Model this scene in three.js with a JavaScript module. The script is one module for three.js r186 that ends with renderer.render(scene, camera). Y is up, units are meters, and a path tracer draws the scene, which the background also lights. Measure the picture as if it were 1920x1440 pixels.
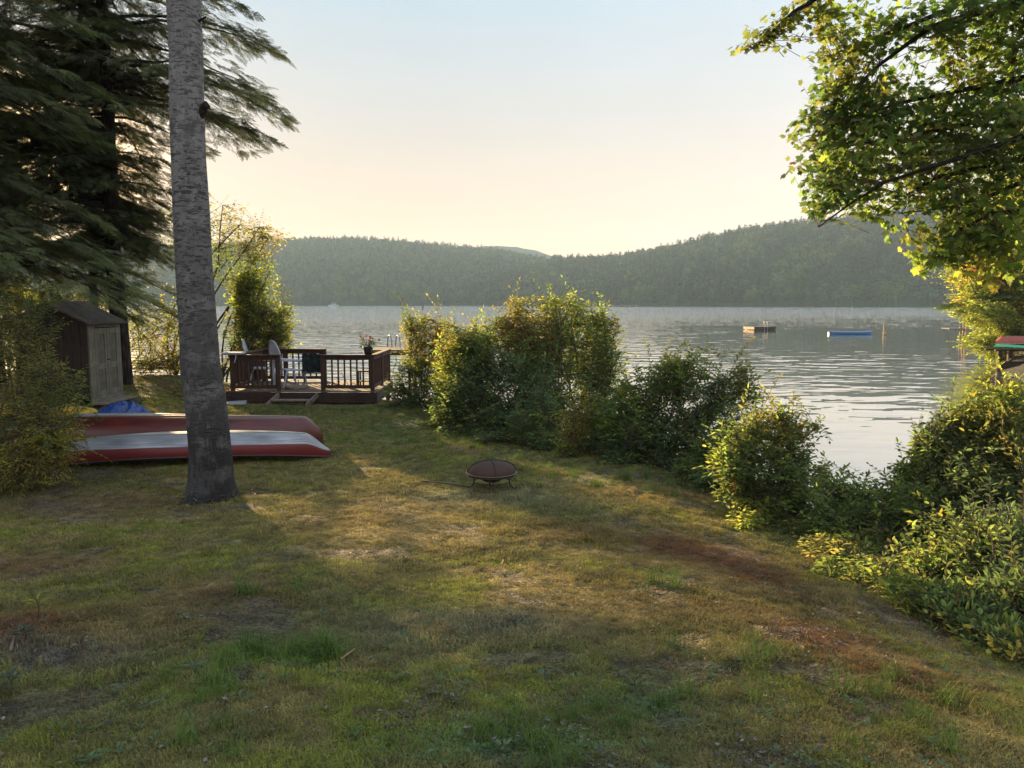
import * as THREE from 'three';
import { mergeGeometries } from 'three/addons/utils/BufferGeometryUtils.js';
import { RoundedBoxGeometry } from 'three/addons/geometries/RoundedBoxGeometry.js';

// ------------------------------------------------------------------ camera, sky, sun, exposure
const EYE = 3.3, PITCH = THREE.MathUtils.degToRad(6.01), FPX = 1444;      // eye height above the lake
const scene = new THREE.Scene();
const camera = new THREE.PerspectiveCamera(53.0, 4 / 3, 0.1, 9000);
camera.position.set(0, EYE, 0);
camera.rotation.set(-PITCH, 0, 0);
const renderer = new THREE.WebGLRenderer();
renderer.toneMapping = THREE.LinearToneMapping;
renderer.toneMappingExposure = 5.3;
renderer.shadowMap.enabled = true;

const SUN_AZ = THREE.MathUtils.degToRad(-30.3), SUN_EL = THREE.MathUtils.degToRad(9.2);
const SUN = new THREE.Vector3(Math.sin(SUN_AZ) * Math.cos(SUN_EL), Math.sin(SUN_EL), -Math.cos(SUN_AZ) * Math.cos(SUN_EL));
const lerp = THREE.MathUtils.lerp, clamp = THREE.MathUtils.clamp;
const sstep = (a, b, x) => { const t = clamp((x - a) / (b - a), 0, 1); return t * t * (3 - 2 * t); };
function rngOf(seed) { let a = seed >>> 0; return () => { a = (a + 0x6D2B79F5) >>> 0; let t = a; t = Math.imul(t ^ (t >>> 15), t | 1); t ^= t + Math.imul(t ^ (t >>> 7), t | 61); return ((t ^ (t >>> 14)) >>> 0) / 4294967296; }; }
const hash2 = (x, y) => { let h = Math.imul(x, 374761393) ^ Math.imul(y, 668265263); h = Math.imul(h ^ (h >>> 13), 1274126177); return ((h ^ (h >>> 16)) >>> 0) / 4294967296; };
function vnoise(x, y) { const ix = Math.floor(x), iy = Math.floor(y), fx = x - ix, fy = y - iy, u = fx * fx * (3 - 2 * fx), v = fy * fy * (3 - 2 * fy); return lerp(lerp(hash2(ix, iy), hash2(ix + 1, iy), u), lerp(hash2(ix, iy + 1), hash2(ix + 1, iy + 1), u), v); }
function fbm(x, y, o = 4) { let s = 0, a = 0.5, n = 0; for (let i = 0; i < o; i++) { s += a * vnoise(x, y); n += a; x = x * 2.03 + 17.1; y = y * 2.03 + 5.7; a *= 0.5; } return s / n; }

const WARM = [[0, .70, .45, .275], [3, .64, .44, .295], [7, .54, .425, .33], [13, .415, .40, .385], [20, .33, .40, .45], [30, .245, .345, .44], [50, .28, .37, .48], [90, .30, .39, .51]];  // topmost stops lie out of view, raised to fill the foreground
const COOL = [[0, .82, .72, .66], [8, .78, .73, .70], [20, .65, .67, .71], [35, .53, .60, .68], [60, .40, .50, .62], [90, .33, .42, .55]];  // sky behind the camera, brightened as unseen fill for lawn and shrubs
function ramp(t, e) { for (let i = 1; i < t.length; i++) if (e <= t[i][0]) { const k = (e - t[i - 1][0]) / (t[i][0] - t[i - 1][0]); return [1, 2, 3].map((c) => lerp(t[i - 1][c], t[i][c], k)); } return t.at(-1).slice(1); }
function makeSky() {
  const W = 1024, H = 512, data = new Float32Array(W * H * 4);
  for (let r = 0; r < H; r++) for (let c = 0; c < W; c++) {
    const el = ((r + .5) / H - .5) * Math.PI, az = ((c + .5) / W - .5) * 2 * Math.PI;
    const x = Math.cos(az) * Math.cos(el), y = Math.sin(el), z = Math.sin(az) * Math.cos(el);
    const cosA = x * SUN.x + y * SUN.y + z * SUN.z, ang = Math.acos(clamp(cosA, -1, 1)) * 57.2958;
    const e = Math.max(0, el * 57.2958);
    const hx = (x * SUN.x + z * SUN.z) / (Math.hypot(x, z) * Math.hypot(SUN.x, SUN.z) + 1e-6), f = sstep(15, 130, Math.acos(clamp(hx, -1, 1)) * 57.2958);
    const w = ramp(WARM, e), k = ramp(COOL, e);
    const wisp = (fbm(az * 6 + el * 9, el * 26 - az * 4, 4) - .5) * .07 * sstep(3, 10, e) * (1 - sstep(30, 60, e));
    const h1 = Math.exp(-ang / 6) * .45, h2 = Math.exp(-((ang / 3.4) ** 2)) * 8, h3 = Math.exp(-((ang / .9) ** 2)) * 22;
    const g = [1, .62, .27];
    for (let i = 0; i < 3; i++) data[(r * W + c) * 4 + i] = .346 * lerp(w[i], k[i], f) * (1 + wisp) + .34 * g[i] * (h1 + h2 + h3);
    data[(r * W + c) * 4 + 3] = 1;
  }
  const t = new THREE.DataTexture(data, W, H, THREE.RGBAFormat, THREE.FloatType);
  t.mapping = THREE.EquirectangularReflectionMapping; t.magFilter = t.minFilter = THREE.LinearFilter; t.needsUpdate = true;
  return t;
}
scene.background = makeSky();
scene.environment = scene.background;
const sun = new THREE.DirectionalLight(new THREE.Color().setRGB(1, .70, .36), 5);
sun.position.copy(SUN).multiplyScalar(120); sun.target.position.set(0, 1, 0);
sun.castShadow = true; sun.shadow.radius = 1.5; sun.shadow.mapSize.set(4096, 4096);
Object.assign(sun.shadow.camera, { left: -45, right: 45, top: 45, bottom: -45, near: 1, far: 320 });
scene.add(sun, sun.target);
scene.fog = new THREE.FogExp2(new THREE.Color().setRGB(.55, .78, 1.0), 0.00019);

// ------------------------------------------------------------------ small helpers
const V = (x, y, z) => new THREE.Vector3(x, y, z);
const R = THREE.MathUtils.degToRad;
function at(px, py, D) {                       // the point of the place seen at a photo pixel, D metres ahead
  const cx = (px - 960) / FPX, cy = (720 - py) / FPX, y = cy * Math.cos(PITCH) - Math.sin(PITCH), z = Math.cos(PITCH) + cy * Math.sin(PITCH);
  return V(cx / z * D, EYE + y / z * D, -D);
}
const taken = {};
function numbered(n) { taken[n] = (taken[n] ?? -1) + 1; return taken[n] ? n + '_' + String(taken[n]).padStart(3, '0') : n; }
function tag(o, label, category, group) { o.userData.label = label; if (category) o.userData.category = category; if (group) o.userData.group = group; return o; }
function thing(name, label, category, pos = [0, 0, 0], group) { const o = new THREE.Group(); o.name = numbered(name); o.position.set(...pos); scene.add(o); return tag(o, label, category, group); }
function mesh(name, geo, mat, parent) { const m = new THREE.Mesh(geo, mat); m.name = numbered(name); m.castShadow = m.receiveShadow = true; (parent ?? scene).add(m); return m; }
function structure(o) { o.userData.kind = 'structure'; return o; }
function stuff(o, label, category) { o.userData.kind = 'stuff'; if (label) o.userData.label = label; if (category) o.userData.category = category; return o; }
function copies(name, geo, mat, mats, cols, parent) {
  const m = new THREE.InstancedMesh(geo, mat, mats.length); m.name = numbered(name); m.castShadow = m.receiveShadow = true;
  mats.forEach((x, i) => m.setMatrixAt(i, x));
  if (cols) cols.forEach((c, i) => m.setColorAt(i, c));
  (parent ?? scene).add(m); return m;
}
class MB {                                        // collects shapes and builds one mesh from them
  constructor() { this.p = []; this.n = []; this.u = []; this.i = []; this.c = null; }
  vert(p, n, u, v) { this.p.push(p.x, p.y, p.z); this.n.push(n.x, n.y, n.z); this.u.push(u, v); return this.p.length / 3 - 1; }
  add(g, m) { g = g.clone(); if (m) g.applyMatrix4(m); const b = this.p.length / 3, a = g.attributes; for (let k = 0; k < a.position.count; k++) { this.p.push(a.position.getX(k), a.position.getY(k), a.position.getZ(k)); this.n.push(a.normal.getX(k), a.normal.getY(k), a.normal.getZ(k)); this.u.push(a.uv ? a.uv.getX(k) : 0, a.uv ? a.uv.getY(k) : 0); } if (g.index) for (const x of g.index.array) this.i.push(b + x); else for (let k = 0; k < a.position.count; k++) this.i.push(b + k); return this; }
  box(w, h, d, x, y, z, rx = 0, ry = 0, rz = 0) { return this.add(boxGeo(w, h, d), new THREE.Matrix4().compose(V(x, y, z), new THREE.Quaternion().setFromEuler(new THREE.Euler(rx, ry, rz, 'YXZ')), V(1, 1, 1))); }
  bar(a, b, w, h) { const d = b.clone().sub(a), L = d.length(), m = new THREE.Matrix4().lookAt(a, b, Math.abs(d.y) > .95 * L ? V(1, 0, 0) : V(0, 1, 0)); m.setPosition(a.clone().add(b).multiplyScalar(.5)); return this.add(boxGeo(w, h, L), m); }
  tube(pts, rad, sides = 6, cap = true, vs = 1) {
    const N = pts.length, rings = []; let ref = null, len = 0;
    for (let k = 0; k < N; k++) {
      const t = (k < N - 1 ? pts[k + 1].clone().sub(pts[k]) : pts[k].clone().sub(pts[k - 1])).normalize();
      if (k > 0 && k < N - 1) t.add(pts[k].clone().sub(pts[k - 1]).normalize()).normalize();
      if (k > 0) len += pts[k].distanceTo(pts[k - 1]);
      ref = ref ? ref.clone().addScaledVector(t, -ref.dot(t)) : (Math.abs(t.y) < .9 ? V(0, 1, 0) : V(1, 0, 0)).addScaledVector(t, 0).cross(t);
      if (ref.lengthSq() < 1e-8) ref = V(1, 0, 0).cross(t); ref.normalize();
      const q = t.clone().cross(ref), r = typeof rad === 'number' ? rad : rad[k], ring = [];
      for (let s = 0; s <= sides; s++) { const a = s / sides * 2 * Math.PI, n = ref.clone().multiplyScalar(Math.cos(a)).addScaledVector(q, Math.sin(a)); ring.push(this.vert(pts[k].clone().addScaledVector(n, r), n, s / sides, len * vs)); }
      rings.push(ring);
    }
    for (let k = 0; k < N - 1; k++) for (let s = 0; s < sides; s++) { const a = rings[k][s], b = rings[k][s + 1], c = rings[k + 1][s + 1], d = rings[k + 1][s]; this.i.push(a, b, c, a, c, d); }
    if (cap) for (const [k, f] of [[0, -1], [N - 1, 1]]) { const t = (k ? pts[k].clone().sub(pts[k - 1]) : pts[0].clone().sub(pts[1]).negate()).normalize().multiplyScalar(f), c = this.vert(pts[k], t, .5, .5), rr = []; for (let s = 0; s <= sides; s++) { const v = rings[k][s]; rr.push(this.vert(V(this.p[v * 3], this.p[v * 3 + 1], this.p[v * 3 + 2]), t, 0, 0)); } for (let s = 0; s < sides; s++) f > 0 ? this.i.push(c, rr[s], rr[s + 1]) : this.i.push(c, rr[s + 1], rr[s]); }
    return this;
  }
  geo() { const g = new THREE.BufferGeometry(); g.setAttribute('position', new THREE.Float32BufferAttribute(this.p, 3)); g.setAttribute('normal', new THREE.Float32BufferAttribute(this.n, 3)); g.setAttribute('uv', new THREE.Float32BufferAttribute(this.u, 2)); if (this.c) g.setAttribute('color', new THREE.Float32BufferAttribute(this.c, 3)); g.setIndex(this.i); return g; }
  build(name, mat, parent) { return mesh(name, this.geo(), mat, parent); }
}
const boxCache = {};
function boxGeo(w, h, d) {                        // a box with slightly eased edges and uv in metres
  const key = [w, h, d].map((x) => x.toFixed(4)).join();
  if (boxCache[key]) return boxCache[key];
  const r = Math.min(w, h, d) * .12, g = new RoundedBoxGeometry(w, h, d, 1, r), a = g.attributes;
  for (let k = 0; k < a.position.count; k++) { const n = [Math.abs(a.normal.getX(k)), Math.abs(a.normal.getY(k)), Math.abs(a.normal.getZ(k))], p = [a.position.getX(k), a.position.getY(k), a.position.getZ(k)]; const m = n.indexOf(Math.max(...n)); const long = [w, h, d].indexOf(Math.max(w, h, d)); const rest = [0, 1, 2].filter((q) => q !== m); let [u, v] = rest; if (u === long) [u, v] = [v, u]; a.uv.setXY(k, p[u], p[v]); }
  return boxCache[key] = g;
}
function canvasless(W, H, fn, srgb = true) { const d = new Uint8Array(W * H * 4); for (let y = 0; y < H; y++) for (let x = 0; x < W; x++) { const c = fn(x, y); const o = (y * W + x) * 4; d[o] = clamp(c[0] * 255, 0, 255); d[o + 1] = clamp(c[1] * 255, 0, 255); d[o + 2] = clamp(c[2] * 255, 0, 255); d[o + 3] = 255; } const t = new THREE.DataTexture(d, W, H); t.wrapS = t.wrapT = THREE.RepeatWrapping; t.magFilter = THREE.LinearFilter; t.minFilter = THREE.LinearMipmapLinearFilter; if (srgb) t.colorSpace = THREE.SRGBColorSpace; t.needsUpdate = true; return t; }
const tnoise = (x, y, P) => { const w = (i, n) => ((i % n) + n) % n; const ix = Math.floor(x), iy = Math.floor(y), fx = x - ix, fy = y - iy, u = fx * fx * (3 - 2 * fx), v = fy * fy * (3 - 2 * fy), h = (a, b) => hash2(w(a, P) + P * 131, w(b, P)); return lerp(lerp(h(ix, iy), h(ix + 1, iy), u), lerp(h(ix, iy + 1), h(ix + 1, iy + 1), u), v); };
const tfbm = (u, v, P, o = 4) => { let s = 0, a = .5, n = 0; for (let i = 0; i < o; i++) { s += a * tnoise(u * P, v * P, P); n += a; P *= 2; a *= .55; } return s / n; };
const lin = (r, g, b) => new THREE.Color().setRGB(r, g, b);

// ------------------------------------------------------------------ the lie of the land
const WATER_EDGE = [[-3000, -500], [-300, -70], [-60, -26], [-20, -24.5], [-10, -23.8], [-6.6, -23.2], [-4.6, -22.6], [-2.4, -21.8], [-0.6, -19.2], [0.7, -16.9], [2.4, -15.0], [4.1, -13.3], [5.2, -11.2], [5.7, -9], [5.6, -7], [5.6, -5.5], [5.6, -4], [7.5, -2.5], [13, -2], [20, -6], [22.5, -16], [22.6, -26], [23.4, -37], [27.5, -44], [34.5, -54], [46, -71], [75, -105], [140, -160], [600, -420], [3000, -900], [3000, -6000], [-3000, -6000]];
function insideWater(x, z) { let c = false; const P = WATER_EDGE; for (let i = 0, j = P.length - 1; i < P.length; j = i++) if ((P[i][1] > z) !== (P[j][1] > z) && x < (P[j][0] - P[i][0]) * (z - P[i][1]) / (P[j][1] - P[i][1]) + P[i][0]) c = !c; return c; }
function shoreDist(x, z) { let m = 1e9; const P = WATER_EDGE; for (let i = 0; i < P.length - 1; i++) { const ax = P[i][0], az = P[i][1], bx = P[i + 1][0] - ax, bz = P[i + 1][1] - az, t = clamp(((x - ax) * bx + (z - az) * bz) / (bx * bx + bz * bz), 0, 1); const d = (x - ax - bx * t) ** 2 + (z - az - bz * t) ** 2; if (d < m) m = d; } m = Math.sqrt(m); return insideWater(x, z) ? -m : m; }
const PROFILE = [[60, 5], [4, 2.0], [0, 1.76], [-2.6, 1.62], [-4.5, 1.38], [-6.5, 1.14], [-9, .96], [-12, .88], [-18.5, .86], [-24, .8], [-60, .9]];
function landHeight(x, z) {
  let h = 1; const P = PROFILE;
  if (z >= P[0][0]) h = P[0][1]; else if (z <= P.at(-1)[0]) h = P.at(-1)[1];
  else for (let i = 1; i < P.length; i++) if (z >= P[i][0]) { const k = (z - P[i][0]) / (P[i - 1][0] - P[i][0]); h = lerp(P[i][1], P[i - 1][1], k); break; }
  h += .40 * sstep(-6.2, -9.2, x) * sstep(-12.7, -14.6, z) + .12 * sstep(-4, -12, x) + .02 * Math.max(0, -12 - x);
  h += .03 * Math.max(0, x - 22);
  h -= .22 * sstep(1.2, 3.6, x) * sstep(0, -4, z) * (1 - sstep(14, 20, x));
  return h;
}
function groundHeight(x, z, fine = true) {
  const s = shoreDist(x, z);
  let h;
  if (s > 0) { const b = sstep(0, 2.3, s); h = lerp(-.06, landHeight(x, z), Math.pow(b, .8)); }
  else h = Math.max(-3, -.06 + s * .22);
  if (fine && s > -.5) { h += (fbm(x * .55 + 3, z * .55, 3) - .5) * .12 + (fbm(x * 2.6, z * 2.6 + 9, 3) - .5) * .05 + (fbm(x * 9, z * 9, 2) - .5) * .022; }
  return h;
}
function gp(px, py) { for (let D = 1.5; D < 120; D += .04) { const p = at(px, py, D); if (p.y <= groundHeight(p.x, p.z)) return p; } return at(px, py, 120); }

// colour fields of the lawn, in world metres; orange ones partly paint in sunlight
const patch = (px, py, rx, rz, c, w) => { const p = gp(px, py); return { x: p.x, z: p.z, rx, rz, c, w }; };
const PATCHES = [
  patch(700, 960, 1.3, 1.7, [.16, .112, .045], .8), patch(800, 1010, .8, .8, [.15, .11, .05], .5), patch(640, 900, 1.0, 1.3, [.115, .10, .035], .6),  // warm tan here is partly low sun painted into the lawn colour
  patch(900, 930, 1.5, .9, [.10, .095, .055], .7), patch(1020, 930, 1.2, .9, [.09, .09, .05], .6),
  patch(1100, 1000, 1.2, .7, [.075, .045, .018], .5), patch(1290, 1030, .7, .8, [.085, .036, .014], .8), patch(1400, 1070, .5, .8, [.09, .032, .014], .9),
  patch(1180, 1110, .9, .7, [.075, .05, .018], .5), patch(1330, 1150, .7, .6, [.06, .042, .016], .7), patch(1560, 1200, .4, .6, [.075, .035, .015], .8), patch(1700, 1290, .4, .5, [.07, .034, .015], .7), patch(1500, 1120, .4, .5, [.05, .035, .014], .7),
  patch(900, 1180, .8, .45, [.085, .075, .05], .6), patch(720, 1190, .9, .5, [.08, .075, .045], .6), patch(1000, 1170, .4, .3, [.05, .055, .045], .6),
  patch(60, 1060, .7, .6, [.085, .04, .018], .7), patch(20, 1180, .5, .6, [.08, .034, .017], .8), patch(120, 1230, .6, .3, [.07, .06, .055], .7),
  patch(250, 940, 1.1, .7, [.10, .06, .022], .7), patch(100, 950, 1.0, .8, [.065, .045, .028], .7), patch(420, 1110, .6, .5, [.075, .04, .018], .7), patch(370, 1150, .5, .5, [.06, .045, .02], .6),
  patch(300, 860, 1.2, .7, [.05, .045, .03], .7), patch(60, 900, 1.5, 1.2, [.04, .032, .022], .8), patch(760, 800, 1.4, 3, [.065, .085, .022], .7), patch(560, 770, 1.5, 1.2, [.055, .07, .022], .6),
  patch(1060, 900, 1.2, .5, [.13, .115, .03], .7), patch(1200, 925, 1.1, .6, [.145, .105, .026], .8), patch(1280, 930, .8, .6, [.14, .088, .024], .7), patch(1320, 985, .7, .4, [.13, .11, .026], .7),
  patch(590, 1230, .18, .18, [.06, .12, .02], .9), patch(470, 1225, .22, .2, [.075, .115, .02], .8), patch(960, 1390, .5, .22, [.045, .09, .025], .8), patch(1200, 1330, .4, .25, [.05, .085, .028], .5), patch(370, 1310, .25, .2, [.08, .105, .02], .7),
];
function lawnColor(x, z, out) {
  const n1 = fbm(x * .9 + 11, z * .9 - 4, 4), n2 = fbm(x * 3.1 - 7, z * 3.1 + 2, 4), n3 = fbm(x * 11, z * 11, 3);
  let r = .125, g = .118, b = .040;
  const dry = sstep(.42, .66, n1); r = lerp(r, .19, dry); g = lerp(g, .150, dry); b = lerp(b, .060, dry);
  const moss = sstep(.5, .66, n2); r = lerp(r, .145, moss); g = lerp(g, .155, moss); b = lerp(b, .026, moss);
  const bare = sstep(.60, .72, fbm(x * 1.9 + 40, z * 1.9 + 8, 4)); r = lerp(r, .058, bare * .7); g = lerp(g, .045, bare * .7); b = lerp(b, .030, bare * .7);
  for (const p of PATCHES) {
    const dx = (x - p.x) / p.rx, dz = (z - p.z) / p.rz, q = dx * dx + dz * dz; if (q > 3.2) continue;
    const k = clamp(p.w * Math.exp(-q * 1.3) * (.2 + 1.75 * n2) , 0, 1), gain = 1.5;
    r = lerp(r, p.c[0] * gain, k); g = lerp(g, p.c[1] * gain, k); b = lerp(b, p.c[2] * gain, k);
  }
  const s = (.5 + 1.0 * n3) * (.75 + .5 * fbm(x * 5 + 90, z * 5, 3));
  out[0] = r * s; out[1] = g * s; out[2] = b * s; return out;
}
{ // one sheet of ground, fine before the camera and coarser to the horizon
  const NX = 640, NZ = 640, pos = new Float32Array(NX * NZ * 3), col = new Float32Array(NX * NZ * 3), uv = new Float32Array(NX * NZ * 2), idx = [], c = [0, 0, 0];
  const warp = (t) => { const a = Math.abs(t), w = a < .86 ? 13 * a * (0.62 + .38 * a) : 13 * .86 * (.62 + .38 * .86) + Math.pow((a - .86) / .14, 4) * 1500 + (a - .86) * 60; return Math.sign(t) * w; };
  const xs = [], zs = []; for (let i = 0; i < NX; i++) xs.push(warp(i / (NX - 1) * 2 - 1) - 1.5); for (let i = 0; i < NZ; i++) zs.push(warp(i / (NZ - 1) * 2 - 1) - 9);
  for (let j = 0; j < NZ; j++) for (let i = 0; i < NX; i++) {
    const x = xs[i], z = zs[j], k = j * NX + i, near = Math.abs(x) < 60 && Math.abs(z) < 90, h = groundHeight(x, z, near);
    pos[k * 3] = x; pos[k * 3 + 1] = h; pos[k * 3 + 2] = z; uv[k * 2] = x / 1.3; uv[k * 2 + 1] = z / 1.3;
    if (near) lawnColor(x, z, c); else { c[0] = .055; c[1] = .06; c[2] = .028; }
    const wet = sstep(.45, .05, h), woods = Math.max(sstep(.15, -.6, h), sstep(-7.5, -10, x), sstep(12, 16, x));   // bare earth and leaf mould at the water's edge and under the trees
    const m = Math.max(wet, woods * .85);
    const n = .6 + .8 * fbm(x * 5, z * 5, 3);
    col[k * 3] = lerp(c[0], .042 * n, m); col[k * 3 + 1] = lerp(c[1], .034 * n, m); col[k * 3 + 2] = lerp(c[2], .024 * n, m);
  }
  for (let j = 0; j < NZ - 1; j++) for (let i = 0; i < NX - 1; i++) { const a = j * NX + i; idx.push(a, a + NX, a + 1, a + 1, a + NX, a + NX + 1); }
  const g = new THREE.BufferGeometry(); g.setAttribute('position', new THREE.BufferAttribute(pos, 3)); g.setAttribute('color', new THREE.BufferAttribute(col, 3)); g.setAttribute('uv', new THREE.BufferAttribute(uv, 2)); g.setIndex(idx); g.computeVertexNormals();
  const tex = canvasless(512, 512, (x, y) => { const n = tfbm(x / 512, y / 512, 12, 5), f = tfbm(x / 512, y / 512, 90, 2), v = clamp(.45 + (n - .5) * 1.0 + (f - .5) * .9, .12, 1); return [v, v, v]; }, false);
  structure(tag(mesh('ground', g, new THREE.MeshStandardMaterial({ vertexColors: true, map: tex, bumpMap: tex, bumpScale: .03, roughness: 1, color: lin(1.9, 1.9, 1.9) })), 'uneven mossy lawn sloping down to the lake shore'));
}

// ------------------------------------------------------------------ the lake
function waveTexture(N, tile, seed, lo, hi, waves) {   // slopes of many crossing ripples, tileable
  const r = rngOf(seed), W = [];
  for (let k = 0; k < waves; k++) { const lam = lo * Math.pow(hi / lo, r()), a = Math.PI / 2 + (r() + r() + r() - 1.5) * 1.0 , kx = Math.round(Math.cos(a) * tile / lam), kz = Math.round(Math.sin(a) * tile / lam); if (!kx && !kz) continue; W.push([kx, kz, r() * 6.283, Math.pow(lam, .25)]); }
  const data = new Uint8Array(N * N * 4), sx = new Float32Array(N * N), sz = new Float32Array(N * N); let ss = 0;
  for (const [kx, kz, ph, am] of W) { const L = Math.hypot(kx, kz); for (let y = 0; y < N; y++) for (let x = 0; x < N; x++) { const q = am * Math.cos(2 * Math.PI * (kx * x + kz * y) / N + ph); sx[y * N + x] += q * kx / L; sz[y * N + x] += q * kz / L; } }
  for (let k = 0; k < N * N; k++) ss += sz[k] ** 2; const s = .25 / Math.sqrt(ss / N / N);   // slopes of 0.25 on average
  for (let k = 0; k < N * N; k++) { const n = V(-sx[k] * s, -sz[k] * s, 1).normalize(); data[k * 4] = (n.x * .5 + .5) * 255; data[k * 4 + 1] = (n.y * .5 + .5) * 255; data[k * 4 + 2] = (n.z * .5 + .5) * 255; data[k * 4 + 3] = 255; }
  const t = new THREE.DataTexture(data, N, N); t.wrapS = t.wrapT = THREE.RepeatWrapping; t.magFilter = THREE.LinearFilter; t.needsUpdate = true; return t;
}
{
  const tile = 23, tex = waveTexture(1024, tile, 5, .35, 3.2, 46);
  const AMP = [.004, .012, .03, .06, .12, .22, .36];
  const mats = AMP.map((a) => new THREE.MeshPhysicalMaterial({ color: lin(.46, .49, .50), metalness: .85, roughness: .035, ior: 1.6, normalMap: tex, normalScale: new THREE.Vector2(a / .25 * .55, a / .25) }));
  const rows = [4]; while (rows.at(-1) < 1250) rows.push(rows.at(-1) * 1.017 + .03); const us = []; for (let k = -200; k <= 200; k++) us.push(k / 200 * .9); for (let k = 1; k <= 16; k++) { us.push(.9 + k * .2); us.unshift(-.9 - k * .2); }
  const C = us.length, pos = [], nor = [], uv = [], lists = AMP.map(() => []);
  for (const D of rows) for (const u of us) { pos.push(u * D, 0, -D); nor.push(0, 1, 0); uv.push(u * D / tile, D / tile); }
  const quads = [];
  for (let j = 0; j < rows.length - 1; j++) for (let i = 0; i < C - 1; i++) {
    const D = (rows[j] + rows[j + 1]) / 2, u = (us[i] + us[i + 1]) / 2, x = u * D, s = Math.log(D);
    const wig = (fbm(u * 7 + 3, s * 22, 3) - .5), wig2 = fbm(u * 26, s * 60, 2) - .5;
    let A;                                                          // calm inshore, rising to wind ripples far out
    const calmR = sstep(-.02, .22, u);
    if (D < 30) A = lerp(.005, .012, sstep(18, 30, D)); else A = lerp(.012, lerp(.050, .022, calmR), sstep(29, 42, D));
    if (D > 40) A = lerp(A, lerp(.070, .007, sstep(.02, .28, u + wig * .25)), sstep(42, 62, D + wig * 34));
    const Db = lerp(80, 104, calmR) + wig * 44;
    if (D > Db) A = lerp(.03, .16, sstep(Db, Db * 2.6, D)) * Math.exp((fbm(u * 260, 2200 / D + 3, 2) - .5) * 1.5);
    A *= Math.exp((wig * 1.5 + wig2 * 2.2) * (D > Db ? .6 : 1));
    let b = 0, bd = 9; AMP.forEach((a, k) => { const d = Math.abs(Math.log(a / A)); if (d < bd) { bd = d; b = k; } });
    const a = j * C + i; lists[b].push(a, a + 1, a + C, a + 1, a + C + 1, a + C);
  }
  const g = new THREE.BufferGeometry(); g.setAttribute('position', new THREE.Float32BufferAttribute(pos, 3)); g.setAttribute('normal', new THREE.Float32BufferAttribute(nor, 3)); g.setAttribute('uv', new THREE.Float32BufferAttribute(uv, 2));
  const all = []; lists.forEach((l, k) => { if (l.length) g.addGroup(all.length, l.length, k); for (const q of l) all.push(q); }); g.setIndex(all);
  structure(tag(mesh('water', g, mats), 'lake with bands of wind ripples and calm water'));
}

// ------------------------------------------------------------------ far hills and their woods
const noTree = new THREE.MeshStandardMaterial({ color: lin(.02, .03, .018), roughness: 1 });
function leafBlob(seed, conifer) {                   // a far tree: small faces through the volume of its crown
  const r = rngOf(seed), m = new MB();
  const tri = (c, s, n) => { const q = new THREE.Quaternion().setFromUnitVectors(V(0, 0, 1), n.clone().normalize()), a0 = r() * 6.28; const v = [0, 1, 2, 3].map((k) => V(Math.cos(a0 + k * 1.57) * s * (.6 + .6 * r()), Math.sin(a0 + k * 1.57) * s * (.6 + .6 * r()), 0).applyQuaternion(q).add(c)); const id = v.map((p) => m.vert(p, n, 0, 0)); m.i.push(id[0], id[1], id[2], id[0], id[2], id[3]); };
  if (conifer === 2) {                              // white pine: clear flat plates of boughs
    for (let k = 0; k < 11; k++) { const y = .32 + .66 * k / 10, nb = 5, R0 = .26 * (1.02 - .8 * ((k - 1.5) / 9) ** 2) * (.65 + .6 * r()); for (let b = 0; b < nb; b++) { const a = r() * 6.28; for (let q = 0; q < 5; q++) { const d = R0 * (.25 + .75 * q / 4); tri(V(Math.cos(a) * d, y + d * .22 + (r() - .5) * .02, Math.sin(a) * d), .04 + .02 * r(), V((r() - .5) * .8, 1, (r() - .5) * .8)); } } }
  } else if (conifer) {
    for (let k = 0; k < 17; k++) { const t = k / 16, y = .10 + .88 * t, R0 = .20 * Math.pow(1 - t, .85) + .012; const nb = Math.round(4 + 7 * (1 - t)); for (let b = 0; b < nb; b++) { const a = r() * 6.28, L = R0 * (.6 + .55 * r()); for (let q = 0; q < 3; q++) { const d = L * (.3 + .7 * q / 2); tri(V(Math.cos(a) * d, y - d * .25 + (r() - .5) * .02, Math.sin(a) * d), .030 + .018 * r(), V(Math.cos(a) * .5 + (r() - .5) * .5, .9, Math.sin(a) * .5 + (r() - .5) * .5)); } } }
  } else {
    const lobes = []; for (let k = 0; k < 9; k++) lobes.push([V((r() - .5) * .36, .42 + r() * .40, (r() - .5) * .36), .11 + r() * .10]);
    for (let k = 0; k < 260; k++) { const [c, s] = lobes[k % 9], d = V(r() - .5, r() - .35, r() - .5).normalize(); tri(c.clone().addScaledVector(d, s * (.75 + .35 * r())), .035 + .02 * r(), d.add(V((r() - .5) * .8, (r() - .5) * .8 + .2, (r() - .5) * .8)).normalize()); }
  }
  m.tube([V(0, -.05, 0), V(0, .5, 0), V(0, conifer ? .97 : .7, 0)], [.018, .012, .004], 4, false);
  return m.geo();
}
const farMat = new THREE.MeshPhysicalMaterial({ color: 0xffffff, roughness: 1, transmission: .25, thickness: 0, specularIntensity: .2 });
const FAR_GEOS = [leafBlob(1, 0), leafBlob(2, 0), leafBlob(3, 0), leafBlob(4, 1), leafBlob(5, 1), leafBlob(6, 2)];
function pxAz(px) { return Math.atan((px - 960) / FPX / Math.cos(PITCH)); }
function lut(t, x) { if (x <= t[0][0]) return t[0][1]; for (let i = 1; i < t.length; i++) if (x <= t[i][0]) return lerp(t[i - 1][1], t[i][1], sstep(0, 1, (x - t[i - 1][0]) / (t[i][0] - t[i - 1][0])) * .5 + .5 * (x - t[i - 1][0]) / (t[i][0] - t[i - 1][0])); return t.at(-1)[1]; }
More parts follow.
